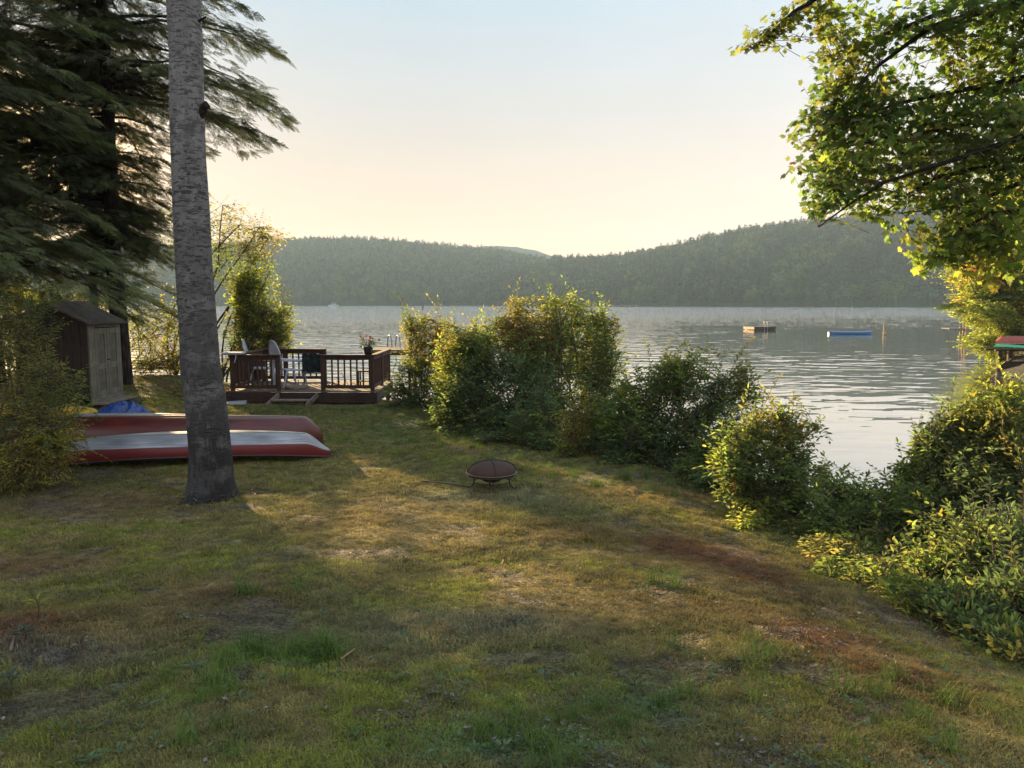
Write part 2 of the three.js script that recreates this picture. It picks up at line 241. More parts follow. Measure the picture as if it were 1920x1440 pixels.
const elevOf = (py) => Math.tan(Math.atan((720 - py) / FPX) - PITCH);
function hill(name, label, ridge, shore, depth, treeH, seed, conifers, spacing, px0, px1) {
  const S = (px) => lut(shore, px), Rr = (px) => S(px) + depth;
  const Hh = (px) => Math.max(2, EYE + elevOf(lut(ridge, px)) * Rr(px) / Math.cos(pxAz(px)) - treeH * .85);
  const height = (px, d) => { const t = d / depth, up = Math.max(0, Hh(px)); const n = (fbm(px * .012 + seed, d * .009, 4) - .5); if (t < 0) return -3; if (t <= 1) return up * (Math.pow(t, .85)) * (1 + n * .25 * (1 - t)) + .8 * Math.min(1, t * 20) ; return up * (1 - (t - 1) * .35 + .04 * n); };
  const place = (px, d) => { const a = pxAz(px), D = (S(px) + d); return V(Math.tan(a) * D, height(px, d), -D); };
  const cols = 160, rws = 26, pos = [], idx = [];
  for (let j = 0; j < rws; j++) for (let i = 0; i < cols; i++) { const d = j === 0 ? -12 : (j - 1) / (rws - 2) * depth * 1.9, p = place(lerp(px0, px1, i / (cols - 1)), d); pos.push(p.x, p.y, p.z); }
  for (let j = 0; j < rws - 1; j++) for (let i = 0; i < cols - 1; i++) { const a = j * cols + i; idx.push(a, a + 1, a + cols, a + 1, a + cols + 1, a + cols); }
  const g = new THREE.BufferGeometry(); g.setAttribute('position', new THREE.Float32BufferAttribute(pos, 3)); g.setIndex(idx); g.computeVertexNormals();
  structure(tag(mesh(name, g, noTree), label));
  const r = rngOf(seed * 77 + 1), sets = FAR_GEOS.map(() => [[], []]), q = new THREE.Quaternion();
  const A = (Math.tan(pxAz(px1)) - Math.tan(pxAz(px0))) * (S((px0 + px1) / 2) + depth * .5) * depth * 1.15, N = Math.round(A / spacing / spacing);
  for (let k = 0; k < N; k++) {
    const px = lerp(px0, px1, r()), d = depth * 1.15 * r(), p = place(px, d), con = r() < conifers * (fbm(px * .02, d * .02, 3) > .46 ? 1.5 : .5);
    const v = con ? (r() < .65 ? 3 + Math.floor(r() * 2) : 5) : Math.floor(r() * 3), hgt = treeH * (con ? .70 + .45 * r() : .65 + .4 * r());
    const wid = hgt * (con ? (v === 5 ? 1.0 : 1.25) : 1.05 + .4 * r());
    sets[v][0].push(new THREE.Matrix4().compose(p, q.clone().setFromAxisAngle(V(0, 1, 0), r() * 6.28), V(wid, hgt, wid)));
    const t = r(), u = .55 + .9 * r(); sets[v][1].push(con ? lin(.022 * u, .046 * u, .028 * u) : lin((.038 + .036 * t) * u, (.076 + .016 * t) * u, .030 * u));
  }
  const wood = new THREE.Group(); wood.name = numbered('woods'); scene.add(wood); stuff(wood, 'mixed woods covering the ' + label.replace('wooded ', ''), 'woods');
  sets.forEach(([m, c], k) => { if (m.length) stuff(copies(k < 3 ? 'leafy_crowns' : 'conifer_crowns', FAR_GEOS[k], farMat, m, c, wood)); });
  return place;
}
hill('hills', 'wooded hazy hill across the lake on the left', [[-900, 440], [-300, 470], [300, 470], [430, 462], [500, 455], [580, 449], [660, 446], [740, 449], [800, 454], [860, 459], [920, 465], [980, 474], [1040, 486], [1120, 510], [1250, 545]], [[100, 900], [1250, 900]], 480, 15, 3, .25, 7.0, -700, 1250);
const hillB = hill('hills', 'wooded darker hill across the lake on the right', [[820, 548], [880, 510], [930, 494], [980, 487], [1040, 481], [1100, 482], [1150, 479], [1200, 471], [1260, 459], [1320, 445], [1400, 430], [1500, 422], [1600, 414], [1700, 407], [1800, 402], [1950, 398], [2250, 400]], [[820, 900], [900, 840], [1050, 760], [1250, 690], [1600, 610], [1900, 560], [2250, 520]], 360, 16, 8, .55, 6.0, 820, 2250);
{ // pale far mountain
  const g = new THREE.BufferGeometry(), pos = [], idx = [], n = 60;
  for (let j = 0; j < 4; j++) for (let i = 0; i < n; i++) { const px = lerp(560, 1250, i / (n - 1)), D = 1750 + j * 60, e = elevOf(lut([[560, 520], [800, 476], [880, 464], [930, 461], [965, 463], [1000, 469], [1040, 482], [1250, 540]], px) + (fbm(px * .13, 2, 3) - .5) * 2); pos.push(Math.tan(pxAz(px)) * D, j === 0 ? -5 : (EYE + e * D) * [0, .62, .9, 1][j], -D); }
  for (let j = 0; j < 3; j++) for (let i = 0; i < n - 1; i++) { const a = j * n + i; idx.push(a, a + 1, a + n, a + 1, a + n + 1, a + n); }
  g.setAttribute('position', new THREE.Float32BufferAttribute(pos, 3)); g.setIndex(idx); g.computeVertexNormals();
  structure(tag(mesh('mountain', g, noTree), 'pale blue distant mountain showing between the two hills'));
}
// ------------------------------------------------------------------ materials
const grain = canvasless(256, 256, (x, y) => { const u = x / 256, v = y / 256; const w = tfbm(u, v * .125, 64, 3) * .6 + tfbm(u, v, 6, 4) * .55; const q = clamp(.74 + (w - .55) * .62, .3, 1); return [q, q * .97, q * .94]; });
const speck = canvasless(256, 256, (x, y) => { const q = clamp(.72 + (tfbm(x / 256, y / 256, 8, 6) - .5) * .9, .2, 1); return [q, q, q]; });
const woodMat = (r, g, b, rough = .85) => new THREE.MeshStandardMaterial({ color: lin(r, g, b), map: grain, bumpMap: grain, bumpScale: .004, roughness: rough });
const paint = (r, g, b, rough = .55, m = 0) => new THREE.MeshStandardMaterial({ color: lin(r, g, b), roughness: rough, metalness: m, bumpMap: speck, bumpScale: .0015 });
const M = {
  deck: woodMat(.085, .040, .027), deckDark: woodMat(.06, .033, .024), deckFloor: woodMat(.22, .17, .125), weathered: woodMat(.30, .26, .22), pale: woodMat(.62, .47, .30), greyBoard: woodMat(.34, .33, .33),
  whitePlastic: paint(.32, .335, .40, .5), shedWall: woodMat(.055, .042, .033), shedDoor: woodMat(.22, .22, .185), shedPanel: woodMat(.15, .15, .125), shedRoof: woodMat(.11, .10, .09),
  iron: paint(.035, .028, .026, .6, .4), rust: paint(.055, .028, .02, .85, .1), steel: paint(.22, .22, .22, .6, .4), black: paint(.02, .022, .022, .5),
  redHull: new THREE.MeshPhysicalMaterial({ color: lin(.15, .022, .015), roughness: .42, map: grain, clearcoat: .25, clearcoatRoughness: .35 }), darkRed: new THREE.MeshPhysicalMaterial({ color: lin(.12, .007, .008), roughness: .5 }), whiteHull: new THREE.MeshPhysicalMaterial({ color: lin(.42, .455, .53), roughness: .42, map: grain, clearcoat: .3, clearcoatRoughness: .3 }), silver: paint(.55, .56, .56, .38, .55), trim: paint(.03, .02, .02, .5),
  slab: paint(.36, .38, .41, .9), cloth: new THREE.MeshStandardMaterial({ color: lin(.022, .034, .032), roughness: 1, map: speck }), blue: paint(.05, .15, .36, .4), green: paint(.06, .42, .20, .4), yellow: paint(.55, .33, .03, .5),
};
const barkTex = canvasless(256, 256, (x, y) => { const u = x / 256, v = y / 256, q = clamp(.5 + (tfbm(u, v * .25, 40, 3) - .5) * 1.3 + (tfbm(u, v, 10, 3) - .5) * .5, .1, 1); return [q, q * .94, q * .88]; });
const barkMat = new THREE.MeshStandardMaterial({ color: lin(.085, .062, .05), map: barkTex, bumpMap: barkTex, bumpScale: .02, roughness: 1 });
const twigMat = new THREE.MeshStandardMaterial({ color: lin(.07, .05, .036), roughness: 1 });
const leafMat = new THREE.MeshPhysicalMaterial({ color: 0xffffff, roughness: .92, transmission: .75, thickness: 0, specularIntensity: .22, ior: 1.4 });
const lowMat = new THREE.MeshPhysicalMaterial({ color: 0xffffff, roughness: .85, transmission: .15, thickness: 0, specularIntensity: .3 });
const needleMat = new THREE.MeshPhysicalMaterial({ color: 0xffffff, roughness: .9, transmission: .34, thickness: 0, specularIntensity: .2 });

// ------------------------------------------------------------------ leaves, shrubs and trees
function leafGeo(kind) {
  const p = [], f = [];
  if (kind === 'oval') { p.push([0, 0, 0], [.19, .33, .05], [.17, .66, .04], [0, 1, -.05], [-.17, .66, .04], [-.19, .33, .05], [0, .5, -.03]); f.push([0, 1, 6], [1, 2, 6], [2, 3, 6], [3, 4, 6], [4, 5, 6], [5, 0, 6]); }
  if (kind === 'narrow') { p.push([0, 0, 0], [.12, .38, .05], [.09, .7, .03], [0, 1, -.06], [-.09, .7, .03], [-.12, .38, .05], [0, .5, -.02]); f.push([0, 1, 6], [1, 2, 6], [2, 3, 6], [3, 4, 6], [4, 5, 6], [5, 0, 6]); }
  if (kind === 'far') { p.push([0, 0, 0], [.24, .5, .06], [0, 1, -.04], [-.24, .5, .06]); f.push([0, 1, 2], [0, 2, 3]); }
  if (kind === 'maple') {
    const o = [[0, 0], [.12, .04], [.40, -.02], [.30, .16], [.56, .36], [.44, .42], [.48, .62], [.22, .52], [.20, .74], [.10, .72], [0, 1]], full = [...o, ...o.slice(1, -1).reverse().map(([x, y]) => [-x, y])];
    full.forEach(([x, y]) => p.push([x, y, -.25 * x * x - .12 * (y - .4) ** 2 + .05 * Math.abs(x)])); p.push([0, .3, -.02]); for (let k = 0; k < full.length; k++) f.push([k, (k + 1) % full.length, full.length]);
  }
  const g = new THREE.BufferGeometry(), flat = f.flatMap((t) => t.flatMap((k) => p[k])); g.setAttribute('position', new THREE.Float32BufferAttribute(flat, 3)); g.computeVertexNormals(); return g;
}
const LEAF = { oval: leafGeo('oval'), narrow: leafGeo('narrow'), far: leafGeo('far'), maple: leafGeo('maple') };
const tmpM = () => new THREE.Matrix4();
function leafMatrix(p, d, n, s) { const y = d.clone().normalize(), x = y.clone().cross(n).normalize(); if (x.lengthSq() < .1) x.set(1, 0, 0); const z = x.clone().cross(y); return tmpM().makeBasis(x.multiplyScalar(s), y.multiplyScalar(s), z.multiplyScalar(s)).setPosition(p); }
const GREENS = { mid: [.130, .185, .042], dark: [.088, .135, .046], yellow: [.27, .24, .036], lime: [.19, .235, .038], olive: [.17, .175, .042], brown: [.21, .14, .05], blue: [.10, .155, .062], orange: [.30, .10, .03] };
const tintSet = {};
function leafTint(c) { const k = c.map((v) => v.toFixed(3)).join(); return tintSet[k] ??= Object.assign(leafMat.clone(), { color: lin(...c) }); }
const inFrame = (p) => { const z = -p.z; if (z < .5) return false; const y = (p.y - EYE), cz = z * Math.cos(PITCH) - y * Math.sin(PITCH), cy = y * Math.cos(PITCH) + z * Math.sin(PITCH); return Math.abs(p.x / cz) < .665 && Math.abs(cy / cz) < .4986; };
// lobe: [photo x, photo y, metres ahead, half width px, half height px, half depth m, twigs, colour]
function leafyPlant(o) {
  const r = rngOf(o.seed), root = thing(o.name, o.label, o.category, o.base.toArray(), o.group), stems = [], wood = new MB(), stemMB = new MB();
  const lobes = o.lobes.map((l) => ({ c: at(l[0], l[1], l[2]).sub(o.base), r: V(l[3] * l[2] / FPX, l[4] * l[2] / FPX, l[5]), n: l[6], tint: l[7] ?? o.tint ?? 'mid' }));
  for (const pl of o.limbs ?? []) stems.push(pl);
  const addStem = (c, rad, spread) => {
    const s0 = V((r() - .5) * spread, -.05, (r() - .5) * spread), end = c, pts = [], N = 7, side = V(r() - .5, 0, r() - .5).multiplyScalar(c.length() * .22);
    for (let k = 0; k < N; k++) { const t = k / (N - 1); pts.push(V(lerp(s0.x, end.x, Math.pow(t, 1.25)), lerp(s0.y, end.y, Math.pow(t, .92)), lerp(s0.z, end.z, Math.pow(t, 1.25))).addScaledVector(side, Math.sin(t * Math.PI)).add(V((r() - .5), (r() - .5) * .4, (r() - .5)).multiplyScalar(k && k < N - 1 ? .05 * c.length() / 2 : 0))); }
    stems.push(pts); stemMB.tube(pts, pts.map((_, k) => rad * (1 - .72 * k / (N - 1))), 5, false);
  };
  if (!o.noStems) for (const l of lobes) for (let k = 0; k < (o.stemsPerLobe ?? 2); k++) addStem(l.c.clone().add(V((r() - .5) * l.r.x * 1.2, l.r.y * (r() * .9 - .2), (r() - .5) * l.r.z * 1.2)), o.stemR ?? .018, o.spread ?? .35);
  for (const pl of o.limbs ?? []) stemMB.tube(pl, pl.map((_, k) => lerp(o.limbR?.[0] ?? .06, o.limbR?.[1] ?? .008, Math.pow(k / (pl.length - 1), .7))), 6, false);
  if (stemMB.p.length) stemMB.build(o.limbs ? 'branch' : 'stem', o.barkMat ?? twigMat, root);
  const glow = o.glow ?? (o.hang ? 1.1 : 1.3), topY = Math.max(...lobes.map((l) => l.c.y)), mats = [], cols = [], tw = o.twigLen ?? 1e9, size = (o.leaf ?? .05) * (o.shape === 'maple' ? 1 : 1.12), up = o.rise ?? .12, foldN = V(0, 0, 0);
  const flatStems = stems.flatMap((s, a) => s.map((p, b) => [p, b / (s.length - 1), s, b]));
  for (const l of lobes) for (let k = 0; k < l.n * (o.more ?? 1.7); k++) {
    let d = V(0, 0, 0); do d.set(r() * 2 - 1, r() * 2 - 1, r() * 2 - 1); while (d.lengthSq() > 1);
    d.multiplyScalar(Math.pow(d.length() + .001, -.45)); d.multiplyScalar(.55 + .85 * fbm(d.x * 2.2 + l.c.x * 3 + 7, d.y * 2.2 + d.z * 1.7 + l.c.y * 3 + 31, 2)); if (r() < (o.stray ?? .08)) d.multiplyScalar(1.15 + .35 * r());
    const q = V(l.c.x + d.x * l.r.x, l.c.y + d.y * l.r.y, l.c.z + d.z * l.r.z); const shoot = l.c.y > topY * .55 && r() < (o.shoots ?? .07); if (shoot) q.add(V((r() - .5) * .15, l.r.y * (.5 + .9 * r()) + .08, 0)); if (q.y < .04 && !o.hang) q.y = .04 + .1 * r();
    let best = null, bd = 1e9; for (let c = 0; c < 14; c++) { const e = flatStems[Math.floor(r() * flatStems.length)]; if (e[1] < (o.bare ?? .15)) continue; const w = e[0].distanceTo(q) + Math.max(0, e[0].y - q.y) * (o.hang ? .2 : 1.2); if (w < bd) { bd = w; best = e; } }
    if (!best) best = flatStems.at(-1);
    let s = best[0].clone(); const full = s.distanceTo(q); if (full > tw) s.lerp(q, 1 - tw / full);
    const L = s.distanceTo(q), mid = s.clone().lerp(q, .5).add(V((r() - .5) * .2 * L, up * L, (r() - .5) * .2 * L)), pts = [];
    for (let t = 0; t <= 4; t++) { const a = t / 4; pts.push(s.clone().multiplyScalar((1 - a) ** 2).addScaledVector(mid, 2 * a * (1 - a)).addScaledVector(q, a * a)); }
    wood.tube(full > tw ? pts : pts, pts.map((_, j) => lerp(o.twigR ?? .004, .0012, j / 4)), 3, false);
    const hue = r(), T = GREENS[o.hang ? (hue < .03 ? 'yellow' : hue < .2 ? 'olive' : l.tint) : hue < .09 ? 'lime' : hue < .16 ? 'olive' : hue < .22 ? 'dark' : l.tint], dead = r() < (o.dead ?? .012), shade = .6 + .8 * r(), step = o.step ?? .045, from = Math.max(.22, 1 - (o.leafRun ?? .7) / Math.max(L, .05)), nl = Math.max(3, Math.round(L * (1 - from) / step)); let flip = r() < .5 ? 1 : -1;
    for (let j = 0; j <= nl; j++) {
      const a = lerp(from, 1, j / nl), p = s.clone().multiplyScalar((1 - a) ** 2).addScaledVector(mid, 2 * a * (1 - a)).addScaledVector(q, a * a), tan = q.clone().sub(mid).multiplyScalar(a).addScaledVector(mid.clone().sub(s), 1 - a).normalize();
      const side = tan.clone().cross(V(r() - .5, 1.1, r() - .5)).normalize().multiplyScalar(flip); flip = -flip;
      const dir = j === nl ? tan.clone() : tan.clone().multiplyScalar(.35 + .5 * r()).addScaledVector(side, .6 + .5 * r()).add(V(0, (o.leafLift ?? .15) - .35 * r(), 0));
      const nrm = V((r() - .5) * 2.0, .65, (r() - .5) * 2.0).normalize(), sz = size * (.62 + .62 * r());
      mats.push(leafMatrix(p.addScaledVector(dir, (o.petiole ?? 0) * size), dir.add(V(0, -(o.droop ?? 0), 0)), nrm, sz));
      const v = shade * (.72 + .56 * r()), yel = r() < .12 ? 1.35 : 1, dd = dead && r() < .7;
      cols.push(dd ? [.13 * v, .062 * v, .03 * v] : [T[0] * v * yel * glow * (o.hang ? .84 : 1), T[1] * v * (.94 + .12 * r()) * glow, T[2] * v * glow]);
    }
  }
  if (!o.noTwigs) stuff(wood.build('twig', twigMat, root));
  let rest = mats.map((_, k) => k);
  if (o.parts) {                                     // the leaves that show largest are pieces of their own
    const vis = rest.map((k) => { const p = V(mats[k].elements[12], mats[k].elements[13], mats[k].elements[14]).add(o.base); return [k, inFrame(p) ? p.distanceTo(camera.position) / mats[k].getMaxScaleOnAxis() : 1e9]; }).filter((e) => e[1] < 1e8).sort((a, b) => a[1] - b[1]).slice(0, o.parts), pick = new Set(vis.map((e) => e[0]));
    for (const k of pick) { const c = cols[k], qz = c.map((v) => Math.max(.012, Math.round(v / .025) * .025)), m = mesh('leaf', LEAF[o.shape ?? 'oval'], leafTint(qz), root); m.applyMatrix4(mats[k]); }
    rest = rest.filter((k) => !pick.has(k));
  }
  stuff(copies('foliage', LEAF[o.shape ?? 'oval'], leafMat, rest.map((k) => mats[k]), rest.map((k) => lin(...cols[k])), root));
  return root;
}
const onGround = (x, z) => V(x, groundHeight(x, z), z);
const pxGround = (px, D) => { const p = at(px, 800, D); return onGround(p.x, p.z); };

// birch in front
{
  const base = onGround(at(397, 935, 9.1).x, -9.1), root = thing('birch_tree', 'tall grey birch trunk with dark marks standing in front of the canoes', 'tree', base.toArray());
  const W = 512, H = 2048, dark = new Float32Array(W * H), r = rngOf(44), wrap = (x) => ((x % W) + W) % W;
  for (let k = 0; k < 7600; k++) { const y0 = Math.floor(r() * H), x0 = Math.floor(r() * W), len = 4 + Math.pow(r(), 2.2) * 62, th = 1 + r() * r() * 4.0, s = (.25 + .75 * r()) * (y0 < 900 ? 1 : .8); for (let x = 0; x < len; x++) { const w = Math.sin(x / len * Math.PI), dy = Math.sin(x * .12 + k) * 1.2; for (let y = -th; y <= th; y++) if (Math.abs(y) <= th * w) { const yy = Math.round(y0 + y + dy); if (yy >= 0 && yy < H) { const i = yy * W + wrap(Math.round(x0 + x)); dark[i] = Math.max(dark[i], s * .75); } } } }
  for (const [y0, hh, s] of [[560, 26, .8], [905, 22, .7], [960, 40, .75], [1120, 14, .6], [1330, 10, .55], [1500, 16, .6], [1760, 18, .7], [380, 40, .7], [700, 30, .55]]) for (let x = 0; x < W; x++) for (let y = -hh * 2; y < hh * 2; y++) { const yy = Math.round(y0 + y + 8 * Math.sin(x / W * 6.283 * 2 + y0)); if (yy < 0 || yy >= H) continue; const n = tfbm(x / W, yy / W * 3.2, 18, 4); const q = .6 * s * clamp(1.25 - Math.abs(y) / (hh * .6), 0, 1) * sstep(.38, .66, n + .1 * Math.sin(x * .05 + y0)); dark[yy * W + x] = Math.max(dark[yy * W + x], q); }
  const col = canvasless(W, H, (x, y) => { const low = sstep(1000, 120, y), n = tfbm(x / W, y / W, 14, 5), f = tfbm(x / W, y / W * .4, 70, 2), rough = low * sstep(.40, .62, tfbm(x / W, y / W * 2.4, 6, 5) * .75 + f * .3), d = clamp(Math.max(dark[y * W + x], rough * .62 + .55 * sstep(330, 40, y) * sstep(.3, .6, n + .1)), 0, 1); const b = .60 + .18 * (n - .5) + .10 * (f - .5) - .10 * low; return [lerp(b, .19, d), lerp(b * .985, .18, d), lerp(b * .985, .18, d)]; });
  const bmp = canvasless(W, H, (x, y) => { const low = sstep(1000, 120, y), v = clamp(.6 - .5 * dark[y * W + x] + (tfbm(x / W, y / W * .3, 60, 3) - .5) * (.35 + .5 * low), 0, 1); return [v, v, v]; }, false);
  const prof = [[960, 397, 96], [935, 397, 88], [905, 396, 81], [850, 395, 78], [760, 386, 74], [680, 377, 71], [600, 370, 68], [500, 364, 66], [400, 358, 64], [300, 354, 62.5], [200, 351, 61], [100, 348, 60], [0, 345, 58.5]], pts = [], rad = [];
  for (const [py, px, w] of prof) { const p = at(px, py, 9.1); pts.push(p.sub(base)); rad.push(w / 2 * 9.1 / FPX * .99); }
  const top = pts.at(-1).clone(); for (let k = 1; k <= 6; k++) { pts.push(top.clone().add(V(-.04 * k * k * .4, k * 1.35, .08 * Math.sin(k)))); rad.push(rad.at(-1) * .84); }
  const m = new MB(); m.tube(pts, rad, 40, false, 1 / 9.6);
  for (let k = 0; k < m.p.length; k += 3) { const x = m.p[k], y = m.p[k + 1], z = m.p[k + 2], d = (fbm(x * 4 + 9 + z * 3, y * 3, 3) - .5) * .035 + (y < .5 ? Math.pow((.5 - y) / .5, 2) * .075 * fbm(Math.atan2(z, x) * 2.2 + 5, 1, 2) : 0); m.p[k] += m.n[k] * d; m.p[k + 2] += m.n[k + 2] * d; }
  const g = m.geo(); g.computeVertexNormals();
  mesh('trunk', g, new THREE.MeshStandardMaterial({ map: col, bumpMap: bmp, bumpScale: .02, roughness: .9, color: lin(.47, .46, .46) }), root);
  const stub = new MB(); const kp = at(380, 206, 9.08).sub(base); stub.tube([kp.clone().add(V(-.06, -.06, 0)), kp, kp.clone().add(V(.05, .05, .02)), kp.clone().add(V(.075, .02, .02))], [.075, .06, .045, .03], 9); tag(stub.build('branch_stub', barkMat, root), 'dark broken branch stub on the right of the trunk');
  const stub2 = new MB(); const k2 = at(372, 40, 9.05).sub(base); stub2.tube([k2, k2.clone().add(V(.09, .05, 0))], [.018, .010], 6); stub2.build('branch_stub', barkMat, root);
  const rr = rngOf(9), limbs = [], mats = [], cols = [], lw = new MB();
  for (let k = 0; k < 16; k++) { const t = 14 + Math.floor(rr() * 5), s = pts[Math.min(t, pts.length - 1)], a = rr() * 6.28, L = 1.6 + rr() * 1.8, e = s.clone().add(V(Math.cos(a) * L, 1 + rr() * 1.6, Math.sin(a) * L)); lw.tube([s, s.clone().lerp(e, .5).add(V(0, .3, 0)), e], [.05, .03, .008], 5, false); for (let j = 0; j < 60; j++) { const p = s.clone().lerp(e, .35 + .65 * rr()).add(V((rr() - .5) * 1.5, (rr() - .6) * 1.3, (rr() - .5) * 1.5)); mats.push(leafMatrix(p, V(rr() - .5, -.6, rr() - .5), V(rr() - .5, 1, rr() - .5).normalize(), .06 + .03 * rr())); cols.push(lin(.05 + .02 * rr(), .085, .025)); } }
  lw.build('branch', barkMat, root); stuff(copies('crown', LEAF.far, leafMat, mats, cols, root));
}

// hemlocks on the left
function sprayGeo(seed) {                            // one flat feathery spray, a metre long
  const r = rngOf(seed), p = [], tri = (a, b, c) => p.push(...a, ...b, ...c), N = 11;
  const twig = (x0, y0, z0, ang, L, w) => { const dx = Math.sin(ang), dy = Math.cos(ang); const n = Math.max(2, Math.round(L / .046)); for (let k = 0; k < n; k++) { const t = k / n, x = x0 + dx * L * t, y = y0 + dy * L * t, z = z0 - .18 * L * t * t; for (const s of [-1, 1]) { const a2 = ang + s * (.9 + .3 * r()), l = w * (1 - .45 * t) * (.7 + .6 * r()); const ex = x + Math.sin(a2) * l, ey = y + Math.cos(a2) * l, ez = z - .3 * l * r(); tri([x - dx * .012, y - dy * .012, z], [x + dx * .026, y + dy * .026, z], [ex, ey, ez]); } } };
  for (let k = 1; k <= N; k++) { const t = k / N, y = t * .92, L = (.27 * Math.sin(Math.PI * Math.min(1, .18 + t * .82)) + .05) * (.65 + .7 * r()); for (const s of [-1, 1]) { const y1 = y - .06 * r(); twig(0, y1, -.14 * y1 * y1, s * (.6 + .5 * r()), L, .062); if (L > .5) for (const q of [.45, .7]) twig(s * Math.sin(.8) * L * q, y1 + Math.cos(.8) * L * q, -.14 * y1 * y1 - .05 * L, s * .25 * r(), L * .42, .06); } }
  twig(0, .84, -.12, 0, .18, .07);
  const g = new THREE.BufferGeometry(); g.setAttribute('position', new THREE.Float32BufferAttribute(p, 3)); g.computeVertexNormals(); return g;
}
const SPRAY = [sprayGeo(3), sprayGeo(4), sprayGeo(5)];
function hemlock(label, x, z, o) {
  const r = rngOf(o.seed), base = onGround(x, z), root = thing('hemlock_tree', label, 'tree', base.toArray(), o.group), tr = new MB(), H = o.H;
  const tp = []; for (let k = 0; k <= 10; k++) tp.push(V(Math.sin(k * 1.3 + o.seed) * .05, -.1 + H * k / 10, Math.cos(k + o.seed) * .05)); tr.tube(tp, tp.map((_, k) => (o.R ?? .2) * (1 - .93 * k / 10) + .01), 12, false, .5); tr.build('trunk', barkMat, root);
  const br = new MB(), sets = SPRAY.map(() => [[], []]);
  for (let y = o.low; y < H - .3; y += o.gap ?? .16) {
    const a0 = r() * 6.283, t = (y - o.low) / (H - o.low), L0 = (o.reach ?? 4) * Math.pow(1 - t, .75) * (.62 + .5 * r()) + .25;
    const cut = o.cut ? o.cut(a0, y) : 1; const L = L0 * cut; if (L < .4) continue;
    const dir = V(Math.cos(a0), 0, Math.sin(a0)), pts = [], rise = .10 + .25 * t, drop = .42 - .2 * t; for (let k = 0; k <= 6; k++) { const s = k / 6; pts.push(V(0, y, 0).addScaledVector(dir, L * s).add(V(0, rise * L * s - drop * L * s * s, 0)).add(V((r() - .5), (r() - .5) * .5, (r() - .5)).multiplyScalar(.05 * L * (k ? 1 : 0)))); }
    br.tube(pts, pts.map((_, k) => lerp(.012 + .009 * L, .004, k / 6)), 4, false);
    const side = V(-dir.z, 0, dir.x);
    const dead = r() < (o.dead ?? 0);
    for (let s = .07; s <= 1.001; s += .036 / Math.max(1.2, L)) for (const sg of [-1, 1]) {
      if (r() < (dead ? .8 : .12)) continue; const f = Math.min(.9999, s) * 6, i = Math.floor(f), p = pts[i].clone().lerp(pts[i + 1], f - i), w = (.24 + .26 * r() * r()) * (o.spray ?? 1), off = r() * .30 * L * Math.sin(Math.PI * Math.min(1, .12 + s * .8)) * (s < .97 ? 1 : 0); p.addScaledVector(side, sg * off).addScaledVector(dir, off * .55); p.y -= off * (.10 + .22 * r());
      const d = dir.clone().multiplyScalar(.75 + .5 * s).addScaledVector(side, sg * (1.15 - .6 * s + 1.3 * (r() - .42))).add(V(0, .05 - .8 * r() - .12 * s, 0)), n = V((r() - .5) * 1.5, 1, (r() - .5) * 1.5).normalize(), k = Math.floor(r() * 3);
      sets[k][0].push(leafMatrix(p, d, n, w)); const v = .6 + .75 * r(), tip = s > .8 ? 1.25 : 1; sets[k][1].push(lin(.085 * v * tip, .10 * v * tip, .044 * v));
    }
  }
  br.build('branch', barkMat, root); sets.forEach(([m, c], k) => stuff(copies('needles', SPRAY[k], needleMat, m, c, root)));
  return root;
}
hemlock('tall dark hemlock just behind the shed, boughs reaching past the birch trunk', at(222, 600, 18.2).x, -18.2, { seed: 21, H: 16, low: 3.3, cut: (a, y) => (y < 4.7 && Math.cos(a) > .0 ? .26 : y < 5.6 && Math.cos(a) > .15 ? .45 : y < 6.6 && Math.cos(a) > .3 ? .85 : 1.08), reach: 4.6, gap: .06, R: .2, group: 'dark hemlocks on the left bank' });
hemlock('dark hemlock at the left edge of the picture behind the leafy shrub', -12.6, -18.6, { seed: 34, H: 17, low: 2.7, reach: 4.4, gap: .066, R: .24, group: 'dark hemlocks on the left bank' });
hemlock('hemlock hanging over the left foreground nearest the camera', -9.9, -12.2, { seed: 57, H: 15, low: 3.2, reach: 4.0, gap: .085, R: .22, group: 'dark hemlocks on the left bank' });
hemlock('far hemlock on the left bank, standing behind and left of the shed at the water', -17.5, -22.8, { seed: 77, H: 17, low: 2.4, reach: 4.2, gap: .075, R: .2, group: 'dark hemlocks on the left bank' });
hemlock('young hemlock standing close behind the tall one, filling the gap beside the birch trunk', -11.3, -21.0, { seed: 91, H: 12, low: 3.5, reach: 2.0, gap: .06, R: .12, group: 'dark hemlocks on the left bank' });
hemlock('unseen hemlock left of the view, added to shade the lawn', -14.5, -12.5, { seed: 63, H: 15, low: 3.4, reach: 4.2, gap: .16, R: .22, group: 'dark hemlocks on the left bank' });  // stands out of view, added to keep the left foreground in shadow
// ------------------------------------------------------------------ shrubs and broad-leaved trees
leafyPlant({ name: 'shrub', label: 'leafy yellow-green shrub filling the left edge in front of the shed', category: 'shrub', base: onGround(-6.9, -10.2), seed: 101, more: 1.15, leaf: .060, twigLen: .8, step: .032, stemsPerLobe: 2, spread: 1.2, stemR: .02, shape: 'narrow', droop: .25, parts: 120, tint: 'olive', lobes: [
  [30, 640, 10.4, 60, 70, .7, 130, 'olive'], [80, 720, 10.0, 70, 60, .6, 120, 'olive'], [40, 800, 9.6, 90, 70, .6, 150, 'olive'], [120, 750, 10.0, 60, 35, .4, 70, 'mid'], [70, 860, 9.4, 80, 55, .5, 120, 'yellow'], [110, 830, 9.4, 45, 40, .4, 60, 'yellow'], [20, 920, 9.2, 60, 40, .4, 60, 'olive'], [50, 580, 10.8, 70, 40, .6, 60, 'dark'], [140, 810, 9.6, 30, 30, .3, 24, 'yellow']] });
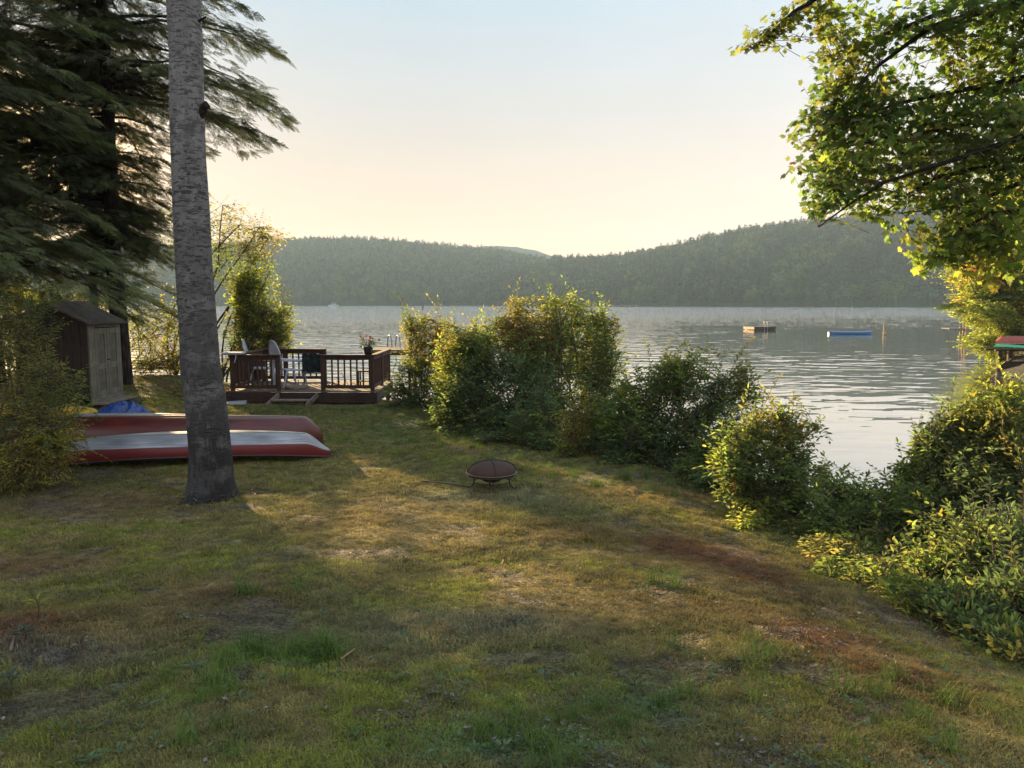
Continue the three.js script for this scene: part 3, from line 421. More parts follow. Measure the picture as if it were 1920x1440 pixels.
leafyPlant({ name: 'shrub', label: 'sunlit thin-stemmed shrub between the shed and the birch trunk', category: 'shrub', base: onGround(at(285, 720, 21.5).x, -21.5), seed: 102, more: 2.7, leaf: .07, twigLen: .9, step: .085, stemsPerLobe: 6, spread: 2.2, stemR: .011, shape: 'far', tint: 'lime', bare: .35, lobes: [
  [260, 640, 21.5, 40, 60, .5, 70, 'lime'], [310, 640, 21.5, 40, 60, .5, 70, 'yellow'], [285, 690, 21.3, 60, 35, .5, 60, 'olive'], [330, 600, 21.6, 30, 40, .5, 40, 'lime'], [250, 600, 21.6, 25, 25, .4, 16, 'lime'], [335, 690, 21.4, 30, 40, .4, 40, 'olive']] });
leafyPlant({ name: 'shrub', label: 'backlit shrub at the water behind the shed roof', category: 'shrub', base: onGround(at(120, 720, 22.3).x, -22.3), seed: 120, leaf: .075, twigLen: .9, step: .06, stemsPerLobe: 3, spread: 2.0, stemR: .014, shape: 'far', more: 1.5, lobes: [
  [60, 600, 22.3, 70, 50, .6, 120, 'olive'], [150, 580, 22.3, 70, 40, .6, 120, 'olive'], [0, 640, 22.3, 70, 60, .6, 110, 'yellow'], [210, 600, 22.3, 30, 40, .4, 50, 'lime'], [90, 550, 22.3, 70, 30, .5, 80, 'mid'], [20, 570, 22.3, 60, 40, .5, 80, 'lime']] });
leafyPlant({ name: 'small_tree', label: 'bushy green small tree left of the deck chairs at the water', category: 'tree', base: onGround(at(440, 720, 21.8).x, -21.9), seed: 103, leaf: .085, twigLen: 1.0, step: .06, stemsPerLobe: 2, spread: 1.0, stemR: .035, shape: 'far', leafLift: .05, lobes: [
  [468, 560, 22, 46, 36, .9, 140, 'mid'], [490, 600, 22, 56, 40, .9, 220, 'olive'], [520, 610, 22, 38, 36, .6, 130, 'lime'], [468, 630, 22, 42, 45, .9, 140, 'dark'], [500, 650, 22, 50, 28, .7, 150, 'olive'], [480, 520, 22, 40, 30, .5, 70, 'lime'], [452, 590, 22, 26, 44, .4, 70, 'lime'], [450, 680, 22, 30, 34, .4, 80, 'olive'], [530, 650, 22, 26, 30, .4, 60, 'mid'], [465, 690, 22, 40, 35, .8, 90, 'dark'], [540, 585, 22, 14, 12, .3, 14, 'lime'], [455, 525, 22, 50, 20, .5, 60, 'lime']] });
leafyPlant({ name: 'small_tree', label: 'airy broad-leaved tree with thin twigs reaching over the far hill behind the birch', category: 'tree', base: onGround(at(330, 720, 22.6).x, -22.6), seed: 104, leaf: .085, twigLen: .8, step: .075, stemsPerLobe: 1, spread: .4, stemR: .04, shape: 'far', rise: .05, bare: .5, droop: .4, lobes: [
  [430, 440, 22.5, 40, 26, .5, 46, 'olive'], [480, 440, 22.5, 45, 22, .4, 50, 'olive'], [510, 445, 22.5, 40, 14, .3, 26, 'yellow'], [480, 480, 22.5, 40, 14, .4, 26, 'lime'], [500, 500, 22.5, 28, 14, .3, 14, 'lime'], [440, 400, 22.5, 30, 20, .4, 20, 'olive'], [420, 490, 22.5, 24, 40, .6, 50, 'mid'], [350, 420, 22.5, 50, 50, .8, 60, 'mid']] });
leafyPlant({ name: 'shrub', label: 'rounded shrub crowding the right-hand end of the deck', category: 'shrub', base: onGround(at(795, 760, 18.2).x, -18.2), seed: 105, more: 1.4, leaf: .066, twigLen: .7, step: .04, stemsPerLobe: 3, spread: .8, stemR: .016, shape: 'far', group: 'shoreline shrubs', lobes: [
  [785, 620, 18.4, 40, 36, .5, 130, 'olive'], [800, 670, 18.3, 50, 36, .6, 150, 'olive'], [770, 700, 18.0, 40, 34, .5, 100, 'mid'], [830, 640, 18.2, 30, 28, .4, 70, 'brown'], [800, 735, 17.8, 50, 26, .5, 100, 'dark'], [762, 598, 18.4, 14, 14, .3, 20, 'mid'], [850, 700, 17.6, 40, 60, .5, 140, 'mid'], [740, 735, 18.0, 26, 22, .3, 60, 'dark'], [760, 760, 17.6, 40, 16, .4, 70, 'dark'], [835, 610, 18.4, 14, 18, .2, 20, 'olive']] });
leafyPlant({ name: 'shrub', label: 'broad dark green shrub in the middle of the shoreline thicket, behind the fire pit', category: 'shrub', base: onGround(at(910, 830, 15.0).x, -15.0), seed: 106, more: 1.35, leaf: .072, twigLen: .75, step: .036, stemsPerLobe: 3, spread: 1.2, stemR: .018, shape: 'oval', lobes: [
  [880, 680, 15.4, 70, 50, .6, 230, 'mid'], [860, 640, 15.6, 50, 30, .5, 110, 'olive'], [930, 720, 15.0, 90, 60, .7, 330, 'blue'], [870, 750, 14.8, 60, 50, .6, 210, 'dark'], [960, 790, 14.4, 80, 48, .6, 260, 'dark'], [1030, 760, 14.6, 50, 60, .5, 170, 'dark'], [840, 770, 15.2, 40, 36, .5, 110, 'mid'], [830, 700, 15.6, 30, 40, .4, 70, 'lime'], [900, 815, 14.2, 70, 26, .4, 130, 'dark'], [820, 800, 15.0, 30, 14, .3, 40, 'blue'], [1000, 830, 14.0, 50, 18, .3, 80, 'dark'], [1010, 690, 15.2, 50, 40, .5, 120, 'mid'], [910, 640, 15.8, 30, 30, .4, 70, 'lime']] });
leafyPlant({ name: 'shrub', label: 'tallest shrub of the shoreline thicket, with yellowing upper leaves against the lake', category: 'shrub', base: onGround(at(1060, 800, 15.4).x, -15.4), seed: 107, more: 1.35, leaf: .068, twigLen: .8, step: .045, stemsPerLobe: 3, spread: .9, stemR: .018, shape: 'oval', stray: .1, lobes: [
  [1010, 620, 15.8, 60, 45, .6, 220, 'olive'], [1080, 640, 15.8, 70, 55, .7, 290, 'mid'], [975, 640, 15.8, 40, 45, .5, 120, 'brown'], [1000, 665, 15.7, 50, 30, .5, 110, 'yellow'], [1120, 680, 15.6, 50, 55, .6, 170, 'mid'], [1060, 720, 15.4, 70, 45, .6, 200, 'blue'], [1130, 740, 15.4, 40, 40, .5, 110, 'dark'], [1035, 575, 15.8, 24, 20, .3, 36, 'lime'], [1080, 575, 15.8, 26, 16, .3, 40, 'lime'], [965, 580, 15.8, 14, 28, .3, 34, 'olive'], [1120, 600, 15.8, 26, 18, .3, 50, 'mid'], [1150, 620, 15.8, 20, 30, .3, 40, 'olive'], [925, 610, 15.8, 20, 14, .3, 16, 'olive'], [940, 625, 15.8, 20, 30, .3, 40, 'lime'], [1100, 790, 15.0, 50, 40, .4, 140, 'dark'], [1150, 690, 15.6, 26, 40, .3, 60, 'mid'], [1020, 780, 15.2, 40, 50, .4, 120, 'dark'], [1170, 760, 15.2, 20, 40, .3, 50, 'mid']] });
leafyPlant({ name: 'shrub', label: 'small upright yellow-green shrub at the lawn edge, right of the fire pit', category: 'shrub', base: onGround(at(1078, 860, 12.1).x, -12.1), seed: 108, leaf: .055, twigLen: .4, step: .03, stemsPerLobe: 3, spread: .3, stemR: .008, shape: 'narrow', leafLift: .4, parts: 40, lobes: [
  [1078, 780, 12.1, 34, 28, .22, 70, 'yellow'], [1070, 830, 12.0, 32, 34, .22, 90, 'yellow'], [1095, 835, 12.1, 26, 34, .22, 60, 'olive'], [1062, 850, 11.9, 22, 20, .18, 40, 'lime'], [1100, 775, 12.2, 18, 20, .15, 24, 'olive']] });
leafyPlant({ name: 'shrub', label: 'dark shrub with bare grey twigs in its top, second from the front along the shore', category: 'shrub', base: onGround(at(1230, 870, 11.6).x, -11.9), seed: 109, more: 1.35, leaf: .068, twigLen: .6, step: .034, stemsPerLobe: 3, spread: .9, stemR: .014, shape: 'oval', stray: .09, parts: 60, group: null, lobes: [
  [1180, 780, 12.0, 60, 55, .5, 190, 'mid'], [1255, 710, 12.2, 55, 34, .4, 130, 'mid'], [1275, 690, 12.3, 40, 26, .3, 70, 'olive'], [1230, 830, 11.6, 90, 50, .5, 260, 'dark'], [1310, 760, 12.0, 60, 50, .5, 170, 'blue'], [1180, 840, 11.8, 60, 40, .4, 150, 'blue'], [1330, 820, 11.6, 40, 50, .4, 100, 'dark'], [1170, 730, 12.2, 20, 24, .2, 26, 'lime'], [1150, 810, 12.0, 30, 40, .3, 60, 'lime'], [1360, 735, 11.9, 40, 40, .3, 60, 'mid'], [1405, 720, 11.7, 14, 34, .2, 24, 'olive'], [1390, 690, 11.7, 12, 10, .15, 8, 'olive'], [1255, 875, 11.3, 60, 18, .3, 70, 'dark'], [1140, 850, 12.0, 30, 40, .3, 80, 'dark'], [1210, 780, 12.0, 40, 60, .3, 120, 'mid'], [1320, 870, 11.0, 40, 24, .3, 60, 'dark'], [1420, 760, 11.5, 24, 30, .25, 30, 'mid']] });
leafyPlant({ name: 'shrub', label: 'bright green shrub with bare lower stems at the corner of the lawn', category: 'shrub', base: onGround(at(1420, 990, 8.6).x, -8.6), seed: 110, more: 1.7, leaf: .058, twigLen: .5, step: .034, stemsPerLobe: 3, spread: .35, stemR: .012, shape: 'oval', stray: .1, bare: .3, parts: 160, lobes: [
  [1400, 830, 8.8, 60, 40, .3, 120, 'mid'], [1440, 800, 9.0, 50, 36, .3, 90, 'olive'], [1370, 890, 8.5, 40, 50, .3, 100, 'mid'], [1440, 890, 8.6, 70, 50, .35, 160, 'mid'], [1490, 840, 9.0, 40, 50, .3, 80, 'dark'], [1500, 900, 8.8, 30, 50, .3, 60, 'blue'], [1430, 950, 8.4, 50, 24, .25, 60, 'lime'], [1470, 780, 9.0, 14, 18, .15, 16, 'mid'], [1530, 800, 9.1, 10, 8, .1, 8, 'olive'], [1350, 860, 8.6, 22, 26, .2, 24, 'lime'], [1400, 1010, 8.0, 40, 16, .2, 30, 'lime']] });
leafyPlant({ name: 'shrub', label: 'dense pale green shrub beside the water in the near right corner', category: 'shrub', base: onGround(4.4, -7.6), seed: 111, more: 2.3, leaf: .056, twigLen: .5, step: .036, stemsPerLobe: 3, spread: .9, stemR: .012, shape: 'oval', parts: 200, lobes: [
  [1560, 930, 8.2, 40, 40, .3, 80, 'mid'], [1590, 990, 7.6, 70, 50, .4, 170, 'mid'], [1660, 960, 7.8, 60, 40, .4, 120, 'mid'], [1620, 1050, 7.0, 90, 45, .4, 190, 'lime'], [1530, 1010, 7.7, 40, 40, .3, 70, 'mid'], [1700, 1020, 7.2, 60, 50, .4, 140, 'mid'], [1570, 1090, 6.6, 60, 24, .3, 70, 'olive'], [1690, 930, 8.0, 30, 26, .3, 40, 'olive']] });
leafyPlant({ name: 'shrub', label: 'tall leggy shrub with upright leafy shoots rising at the right edge', category: 'shrub', base: onGround(4.7, -6.2), seed: 112, more: 2.3, leaf: .056, twigLen: .5, step: .036, stemsPerLobe: 3, spread: .9, stemR: .013, shape: 'oval', stray: .12, parts: 200, lobes: [
  [1760, 880, 7.6, 50, 50, .35, 120, 'mid'], [1740, 960, 7.2, 60, 50, .35, 130, 'mid'], [1820, 830, 7.6, 50, 50, .35, 120, 'mid'], [1870, 780, 7.6, 60, 55, .4, 150, 'lime'], [1900, 870, 7.2, 50, 60, .4, 140, 'mid'], [1730, 840, 7.7, 14, 30, .15, 22, 'dark'], [1765, 815, 7.7, 12, 30, .15, 20, 'dark'], [1720, 830, 7.8, 8, 26, .1, 12, 'dark'], [1790, 800, 7.7, 14, 30, .15, 20, 'mid'], [1690, 890, 7.8, 26, 24, .2, 36, 'mid'], [1895, 740, 7.8, 30, 20, .2, 40, 'lime'], [1830, 900, 7.0, 50, 30, .35, 80, 'dark'], [1880, 830, 7.2, 30, 30, .3, 50, 'olive']] });
leafyPlant({ name: 'shrub', label: 'low spreading shrub with dark hollow base in the bottom right corner', category: 'shrub', base: onGround(3.9, -4.9), seed: 113, more: 2.3, leaf: .056, twigLen: .45, step: .036, stemsPerLobe: 3, spread: .8, stemR: .012, shape: 'oval', parts: 240, lobes: [
  [1660, 1110, 6.0, 90, 50, .35, 200, 'mid'], [1780, 1060, 6.0, 80, 50, .35, 200, 'mid'], [1880, 1020, 6.0, 70, 60, .4, 190, 'dark'], [1740, 1160, 5.4, 80, 40, .3, 150, 'olive'], [1850, 1130, 5.3, 80, 50, .3, 170, 'dark'], [1810, 1200, 5.0, 70, 30, .25, 90, 'dark'], [1890, 1200, 4.9, 50, 40, .25, 80, 'dark'], [1620, 1160, 5.8, 50, 22, .25, 50, 'olive'], [1700, 1180, 5.3, 40, 20, .2, 36, 'yellow'], [1760, 1230, 4.8, 50, 24, .2, 60, 'dark'], [1850, 1255, 4.6, 70, 26, .25, 90, 'dark'], [1910, 1130, 5.0, 40, 70, .3, 100, 'dark'], [1600, 1090, 6.4, 60, 30, .3, 80, 'mid'], [1540, 1060, 6.9, 40, 20, .25, 36, 'olive'], [1640, 1190, 5.4, 50, 24, .2, 50, 'olive'], [1730, 1260, 4.7, 50, 22, .2, 50, 'mid'], [1830, 1300, 4.3, 60, 24, .2, 60, 'dark'], [1900, 1290, 4.3, 40, 40, .2, 60, 'dark'], [1560, 1130, 6.1, 40, 20, .2, 36, 'mid']] });

{ const F = [['low dark bush filling the hollow left of the small yellow-green shrub', 1000, 13.0, [[990, 800, 13.0, 60, 44, .4, 110, 'dark'], [1030, 840, 12.6, 40, 26, .3, 70, 'dark'], [930, 835, 13.4, 50, 20, .3, 70, 'dark'], [1010, 760, 13.4, 40, 40, .3, 70, 'blue']]],
  ['dark low bush between the small yellow-green shrub and the twiggy one', 1140, 11.8, [[1140, 830, 12.0, 36, 44, .3, 90, 'blue'], [1160, 870, 11.4, 44, 22, .3, 70, 'dark'], [1120, 800, 12.4, 26, 40, .3, 60, 'mid']]],
  ['leafy low bush between the twiggy shrub and the bright green one', 1350, 10.2, [[1330, 850, 10.8, 44, 40, .3, 90, 'mid'], [1370, 820, 11.2, 36, 50, .3, 80, 'dark'], [1340, 905, 10.0, 50, 22, .3, 80, 'dark'], [1300, 880, 10.6, 36, 26, .3, 60, 'mid']]],
  ['loose low bush against open water, right of the bright green shrub', 1540, 8.9, [[1530, 900, 9.4, 26, 36, .25, 50, 'mid'], [1500, 950, 9.0, 40, 40, .3, 80, 'mid'], [1560, 960, 8.8, 40, 30, .3, 70, 'dark'], [1480, 1010, 8.2, 50, 26, .3, 80, 'olive'], [1560, 1010, 8.0, 50, 40, .3, 90, 'mid']]]];
  F.forEach(([label, px, D, lobes], k) => { const p = at(px, 880, D); leafyPlant({ name: 'shrub', label, category: 'shrub', base: onGround(p.x, p.z), seed: 130 + k, leaf: .066, twigLen: .45, step: .034, stemsPerLobe: 2, spread: .6, stemR: .009, shape: 'oval', more: 1.5, lobes }); }); }
{ const b = onGround(3.15, -4.15); leafyPlant({ name: 'shrub', label: 'ragged low weeds spilling onto the lawn at the lower right edge', category: 'shrub', base: b, seed: 141, leaf: .06, twigLen: .35, step: .034, stemsPerLobe: 3, spread: .9, stemR: .006, shape: 'oval', more: 1.3, lobes: [[1700, 1215, 5.2, 50, 20, .2, 50, 'mid'], [1780, 1250, 4.8, 60, 26, .2, 70, 'dark'], [1860, 1270, 4.4, 60, 34, .25, 90, 'dark'], [1915, 1240, 4.4, 50, 60, .25, 90, 'mid'], [1890, 1315, 4.2, 40, 16, .15, 40, 'olive'], [1800, 1200, 5.0, 60, 40, .2, 80, 'dark']] }); }
// the maple over the right-hand side: limbs come in from its trunk outside the frame
{
  const base = onGround(9.6, -6.2), tk = (h) => V(9.6 - .05 * h, base.y + h, -6.2);
  const P = (a, D0, D1) => a.map(([x, y], k) => at(x, y, lerp(D0, D1, k / (a.length - 1))));
  const LIMBS = [
    [tk(2.6), ...P([[2100, -20], [1916, 0], [1745, 50], [1651, 120], [1604, 163], [1570, 195]], 7.2, 8.4)],
    [tk(2.9), ...P([[2050, -70], [1822, 0], [1690, 54], [1635, 72], [1590, 90]], 7.4, 8.2)],
    [tk(1.6), ...P([[2100, 200], [1920, 255], [1850, 280], [1752, 311], [1659, 342], [1590, 385], [1534, 426]], 7.2, 7.8)],
    [tk(1.7), ...P([[2080, 280], [1900, 300], [1752, 334], [1701, 365], [1651, 404]], 7.6, 8.2)],
    [tk(2.0), ...P([[2080, 110], [1900, 150], [1800, 170], [1700, 190], [1620, 215], [1550, 225]], 7.6, 8.4)],
    [tk(1.9), ...P([[2080, 170], [1900, 210], [1780, 240], [1660, 262], [1560, 280]], 7.8, 8.2)],
    [tk(3.4), ...P([[2000, -160], [1700, -90], [1560, -20], [1487, 23], [1433, 74], [1405, 95]], 7.2, 7.6)],
    [tk(1.2), ...P([[2080, 380], [1920, 395], [1860, 400], [1800, 430], [1745, 480]], 7.8, 7.6)],
    [tk(1.5), ...P([[2080, 330], [1920, 340], [1850, 370], [1770, 390], [1690, 400]], 7.8, 8.0)],
  ].map((l) => l.map((p) => p.clone().sub(base)));
  const root = leafyPlant({ name: 'maple_tree', label: 'maple whose leafy limbs hang over the water at the upper right', category: 'tree', base, seed: 201, leaf: .08, twigLen: .55, step: .055, shape: 'maple', limbs: LIMBS, limbR: [.055, .006], noStems: true, hang: true, petiole: .35, droop: .35, rise: .02, parts: 300, barkMat: barkMat, stray: .05, bare: .3, dead: .008, leafRun: .42, more: .48, shoots: 0, lobes: [
    [1640, 50, 7.9, 110, 42, .5, 130, 'lime'], [1560, 130, 8.2, 50, 50, .4, 70, 'olive'], [1570, 190, 8.2, 70, 40, .4, 90, 'mid'], [1600, 230, 8.2, 90, 40, .5, 120, 'mid'], [1570, 290, 8.1, 75, 50, .5, 120, 'lime'], [1640, 300, 8.0, 100, 60, .6, 170, 'lime'], [1720, 230, 8.2, 100, 60, .6, 170, 'mid'], [1760, 300, 8.0, 90, 60, .6, 160, 'olive'], [1840, 160, 8.0, 90, 80, .6, 200, 'lime'], [1880, 60, 7.6, 70, 55, .6, 150, 'lime'], [1770, 30, 7.6, 80, 26, .5, 80, 'mid'], [1860, 260, 7.8, 90, 70, .6, 190, 'mid'], [1850, 350, 7.8, 90, 50, .6, 150, 'lime'], [1740, 380, 8.0, 60, 30, .4, 60, 'mid'], [1560, 350, 7.9, 60, 34, .3, 56, 'mid'], [1620, 390, 8.0, 40, 24, .3, 34, 'lime'], [1850, 430, 7.7, 90, 40, .5, 120, 'lime'], [1765, 480, 7.6, 34, 30, .25, 30, 'lime'], [1668, 425, 8.1, 16, 24, .2, 10, 'lime'], [1408, 78, 7.6, 34, 20, .2, 22, 'olive'], [1450, 40, 7.5, 26, 20, .2, 14, 'olive'], [1520, 30, 7.5, 30, 24, .2, 20, 'olive'], [1500, 8, 7.5, 50, 12, .2, 16, 'olive'], [1900, 480, 7.6, 50, 50, .4, 90, 'lime'], [1800, 470, 7.6, 40, 34, .3, 50, 'lime'], [1840, 520, 7.5, 30, 24, .25, 26, 'yellow'], [1735, 505, 7.5, 14, 16, .15, 10, 'lime'], [1545, 240, 8.3, 60, 20, .3, 40, 'mid'], [1510, 300, 8.0, 28, 50, .2, 26, 'mid'], [1530, 390, 7.9, 26, 16, .2, 14, 'mid'], [1700, 160, 8.3, 60, 20, .3, 30, 'olive'], [1985, 200, 7.4, 90, 220, .8, 160, 'mid'], [1960, -60, 7.4, 120, 70, .8, 60, 'mid']] });
  const tr = new MB(); tr.tube([V(0, -.1, 0), V(-.03, 1, 0), V(-.1, 2.2, 0), V(-.17, 3.6, 0), V(-.3, 5.5, .1), V(-.4, 7.5, 0)], [.24, .19, .17, .15, .1, .03], 14, false, .5); tr.build('trunk', barkMat, root);
}
// trees of the right-hand bank
function bankTree(name, label, x, z, H, W, seed, tint, low, n) { const base = onGround(x, z), D = -z, l = []; const r = rngOf(seed); const top = base.y + H; for (let k = 0; k < n; k++) { const t = (k + .5) / n, y = lerp(base.y + low, top - .3, t), w = W * (.55 + .5 * Math.sin(Math.PI * (t * .8 + .12))) * (.6 + .5 * r()); const px = 960 + (x + (r() - .5) * W * 1.1) / D * FPX, py = 568 - (y - EYE) / D * FPX; l.push([px, py, D + (r() - .5) * W, w / D * FPX * .62, H / n * .9 / D * FPX, w * .55, 150, r() < .35 ? 'yellow' : tint]); } return leafyPlant({ name, label, category: 'tree', base, seed, leaf: .16, twigLen: 1.3, step: .11, stemsPerLobe: 1, spread: .3, stemR: .06, shape: 'far', lobes: l, leafRun: 1.2, glow: 1.55 }); }
bankTree('bank_tree', 'rounded light green tree leaning over the upturned red canoe', 28.2, -42.5, 8, 3.4, 301, 'lime', .2, 13);
bankTree('bank_tree', 'yellow-green tree behind the small dock on the right bank', 31.8, -49, 11, 4.2, 302, 'lime', .4, 15);
bankTree('bank_tree', 'bright yellow-green bushy tree at the water between small dock and red canoe', 27.6, -43.5, 8.5, 2.7, 305, 'lime', .1, 14);
bankTree('bank_tree', 'tall green tree on the right bank, farthest down the shore', 41.5, -63, 14, 5.4, 303, 'mid', .5, 16);
bankTree('bank_tree', 'tree at the right picture edge rising behind the canoe rack', 31.2, -44, 12, 4.4, 304, 'olive', .5, 16);
{ // pine with a long low bough
  const base = onGround(29.6, -44.5); const root = thing('pine_tree', 'dark pine pushing a long flat bough out over the water', 'tree', base.toArray()); const tr = new MB(); tr.tube([V(0, -.2, 0), V(.1, 4, 0), V(0, 9, 0)], [.25, .18, .03], 8, false, .5); tr.build('trunk', barkMat, root);
  const r = rngOf(310), br = new MB(), m = [], c = []; const boughs = [[at(1772, 576, 41.5), 2.6], [at(1810, 585, 42), 2.4], [at(1838, 560, 42), 2.9], [at(1840, 600, 42), 1.8], [at(1850, 530, 42.5), 3.6], [at(1870, 500, 42), 4.5], [at(1880, 560, 41), 2.6]];
  for (const [e, h] of boughs) { const s = V(0, h, 0), q = e.clone().sub(base); const pts = [0, .25, .5, .75, 1].map((t) => s.clone().lerp(q, t).add(V(0, Math.sin(t * Math.PI) * .25, 0))); br.tube(pts, [.06, .045, .035, .02, .006], 5, false); const L = s.distanceTo(q), dir = q.clone().sub(s).normalize(), side = V(-dir.z, 0, dir.x); for (let t = .25; t <= 1; t += .06 / L) for (const sg of [-1, 1]) { const f = Math.min(.999, t) * 4, i = Math.floor(f), p = pts[i].clone().lerp(pts[i + 1], f - i).addScaledVector(side, sg * r() * .5 * Math.sin(Math.PI * Math.min(1, .1 + t * .85))).add(V(0, (r() - .5) * .2, 0)); m.push(leafMatrix(p, dir.clone().addScaledVector(side, sg * (1.5 * r())).add(V(0, .35 * (r() - .5), 0)), V((r() - .5) * 1.2, 1, (r() - .5) * 1.2).normalize(), .45 + .45 * r())); const v = .8 + .6 * r(); c.push(lin(.10 * v, .14 * v, .035 * v)); } }
  br.build('branch', barkMat, root); stuff(copies('needles', SPRAY[1], needleMat, m, c, root));
}
// ------------------------------------------------------------------ shed, tarp, boats on the lawn
{
  const z0 = -15.1, X = at(171, 745, 15.1).x, gy = groundHeight(X - .3, z0 - .4), root = thing('storage_shed', 'small weathered shed with pale double doors and dark side wall behind the blue tarp', 'shed', [X, gy, z0]);
  const W = 1.45, D = 1.22, H = 1.62, ridge = .36;                        // doors face +x; the gable faces the camera
  for (let k = 0; k < 9; k++) { const w = W / 9, x = -W + (k + .5) * w, h = H + ridge * (1 - Math.abs((x + W / 2) / (W / 2))); mesh('wall_board', boxGeo(w - .006, h - .1, .03), M.shedWall, root).position.set(x, h / 2 + .05, -.015); const b = mesh('wall_board', boxGeo(w - .006, h - .1, .03), M.shedWall, root); b.position.set(x, h / 2 + .05, -D + .015); }
  new MB().box(.03, H - .1, D - .06, -W + .015, H / 2, -D / 2).build('side_wall', M.shedWall, root);
  const fr = new MB(); fr.box(.05, H, .20, 0, H / 2, -.10).box(.05, H, .10, 0, H / 2, -D + .05).box(.05, .10, D - .30, 0, H - .05, -D / 2 - .05).box(.05, .14, D - .30, 0, .07, -D / 2 - .05); fr.build('door_frame', M.shedDoor, root);
  const dw = (D - .30) / 2 - .012, dh = H - .26;
  for (const s of [0, 1]) {
    const zc = -.20 - dw / 2 - .006 - s * (dw + .012), lf = new MB(); lf.box(.03, dh, .085, .012, dh / 2 + .145, zc - dw / 2 + .043).box(.03, dh, .085, .012, dh / 2 + .145, zc + dw / 2 - .043); for (const y of [.20, .74, dh + .09]) lf.box(.028, .11, dw - .17, .012, y, zc);
    const door = lf.build('door', M.shedDoor, root);
    for (const [y0, y1] of [[.255, .685], [.795, dh + .035]]) mesh('door_panel', boxGeo(.012, y1 - y0, dw - .165), M.shedPanel, door).position.set(.006, (y0 + y1) / 2, zc);
    new MB().tube([V(.03, .86, zc + (s ? 1 : -1) * (dw / 2 - .03)), V(.06, .86, zc + (s ? 1 : -1) * (dw / 2 - .03))], .012, 8).build('handle', M.iron, door);
  }
  const rl = Math.hypot(W / 2 + .12, ridge * (W / 2 + .12) / (W / 2)), ra = Math.atan2(ridge, W / 2);
  for (const s of [-1, 1]) { const rf = mesh('roof', boxGeo(rl, .035, D + .3), M.shedRoof, root); rf.position.set(-W / 2 + s * (W / 2 + .12) / 2, H + ridge + .03 - ridge * (W / 2 + .12) / W, -D / 2); rf.rotation.z = -s * ra; }
  new MB().box(.06, .05, D + .3, -W / 2, H + ridge + .045, -D / 2).build('ridge_cap', M.shedRoof, root);
  new MB().box(.30, .05, D + .1, .16, .03, -D / 2).build('sill_board', M.weathered, root);
}
{ // crumpled tarp
  const c = at(234, 780, 14.2), n = 46, pos = [], idx = [], uv = [];
  for (let j = 0; j <= n; j++) for (let i = 0; i <= n; i++) { const u = i / n * 2 - 1, v = j / n * 2 - 1, rr = Math.hypot(u * .92, v); const x = u * .52 + .03 * Math.sin(v * 7), z = v * .40, dome = Math.pow(Math.max(0, 1 - rr * rr), .55) * (u < .3 ? .30 : .30 - .10 * (u - .3) / .7); const fold = (Math.abs(fbm(u * 3.1 + v + 4, v * 3.1 - u * 1.4, 3) - .5) * 2) * .24 + Math.abs(fbm(u * 7 + 20, v * 6, 2) - .5) * .22; pos.push(x, Math.max(.004, dome * (1.1 - fold * 2.4) - .01) , z); uv.push(u, v); }
  for (let j = 0; j < n; j++) for (let i = 0; i < n; i++) { const a = j * (n + 1) + i; idx.push(a, a + n + 1, a + 1, a + 1, a + n + 1, a + n + 2); }
  const g = new THREE.BufferGeometry(); g.setAttribute('position', new THREE.Float32BufferAttribute(pos, 3)); g.setAttribute('uv', new THREE.Float32BufferAttribute(uv, 2)); g.setIndex(idx); g.computeVertexNormals();
  const t = mesh('tarp', g, new THREE.MeshStandardMaterial({ color: lin(.02, .055, .22), roughness: .4, side: THREE.DoubleSide })); t.position.copy(c); t.position.y = groundHeight(c.x, c.z) + .005; t.scale.set(1.12, 1.55, 1.12); tag(t, 'crumpled blue tarp lying on the ground before the shed doors', 'tarp');
}
function hullGeo(L, beam, depth, sheer, p0, p1, o = {}) {          // a canoe lying keel up; p runs from keel (0) to gunwale (1)
  const N = 64, K = 14, pos = [], uv = [], idx = [];
  for (let s of [-1, 1]) { const b = pos.length / 3; for (let i = 0; i <= N; i++) { const t = i / N * 2 - 1, a = Math.abs(t), hb = beam / 2 * Math.pow(Math.max(0, 1 - Math.pow(a, o.full ?? 2.3)), .72) + .006, yg = sheer * (1 - Math.pow(a, 2.6)), yk = depth + sheer - (o.rocker ?? .05) * Math.pow(a, 3) - (o.drop ?? .2) * sstep(o.dropAt ?? .9, 1.02, a) * depth; for (let k = 0; k <= K; k++) { const p = lerp(p0, p1, k / K), w = hb * (1 - Math.pow(1 - p, 2.6)), y = yk - (yk - yg) * Math.pow(p, 1.9), x = Math.sign(t) * L / 2 * a * (1 - (o.stem ?? .07) * Math.pow(1 - p, 2) * Math.pow(a, 6)); pos.push(x, y, s * w); uv.push(p * .6, x * .5); } } for (let i = 0; i < N; i++) for (let k = 0; k < K; k++) { const a = b + i * (K + 1) + k, d = a + K + 1; s > 0 ? idx.push(a, a + 1, d, a + 1, d + 1, d) : idx.push(a, d, a + 1, a + 1, d, d + 1); } }
  const g = new THREE.BufferGeometry(); g.setAttribute('position', new THREE.Float32BufferAttribute(pos, 3)); g.setAttribute('uv', new THREE.Float32BufferAttribute(uv, 2)); g.setIndex(idx); g.computeVertexNormals(); return g;
}
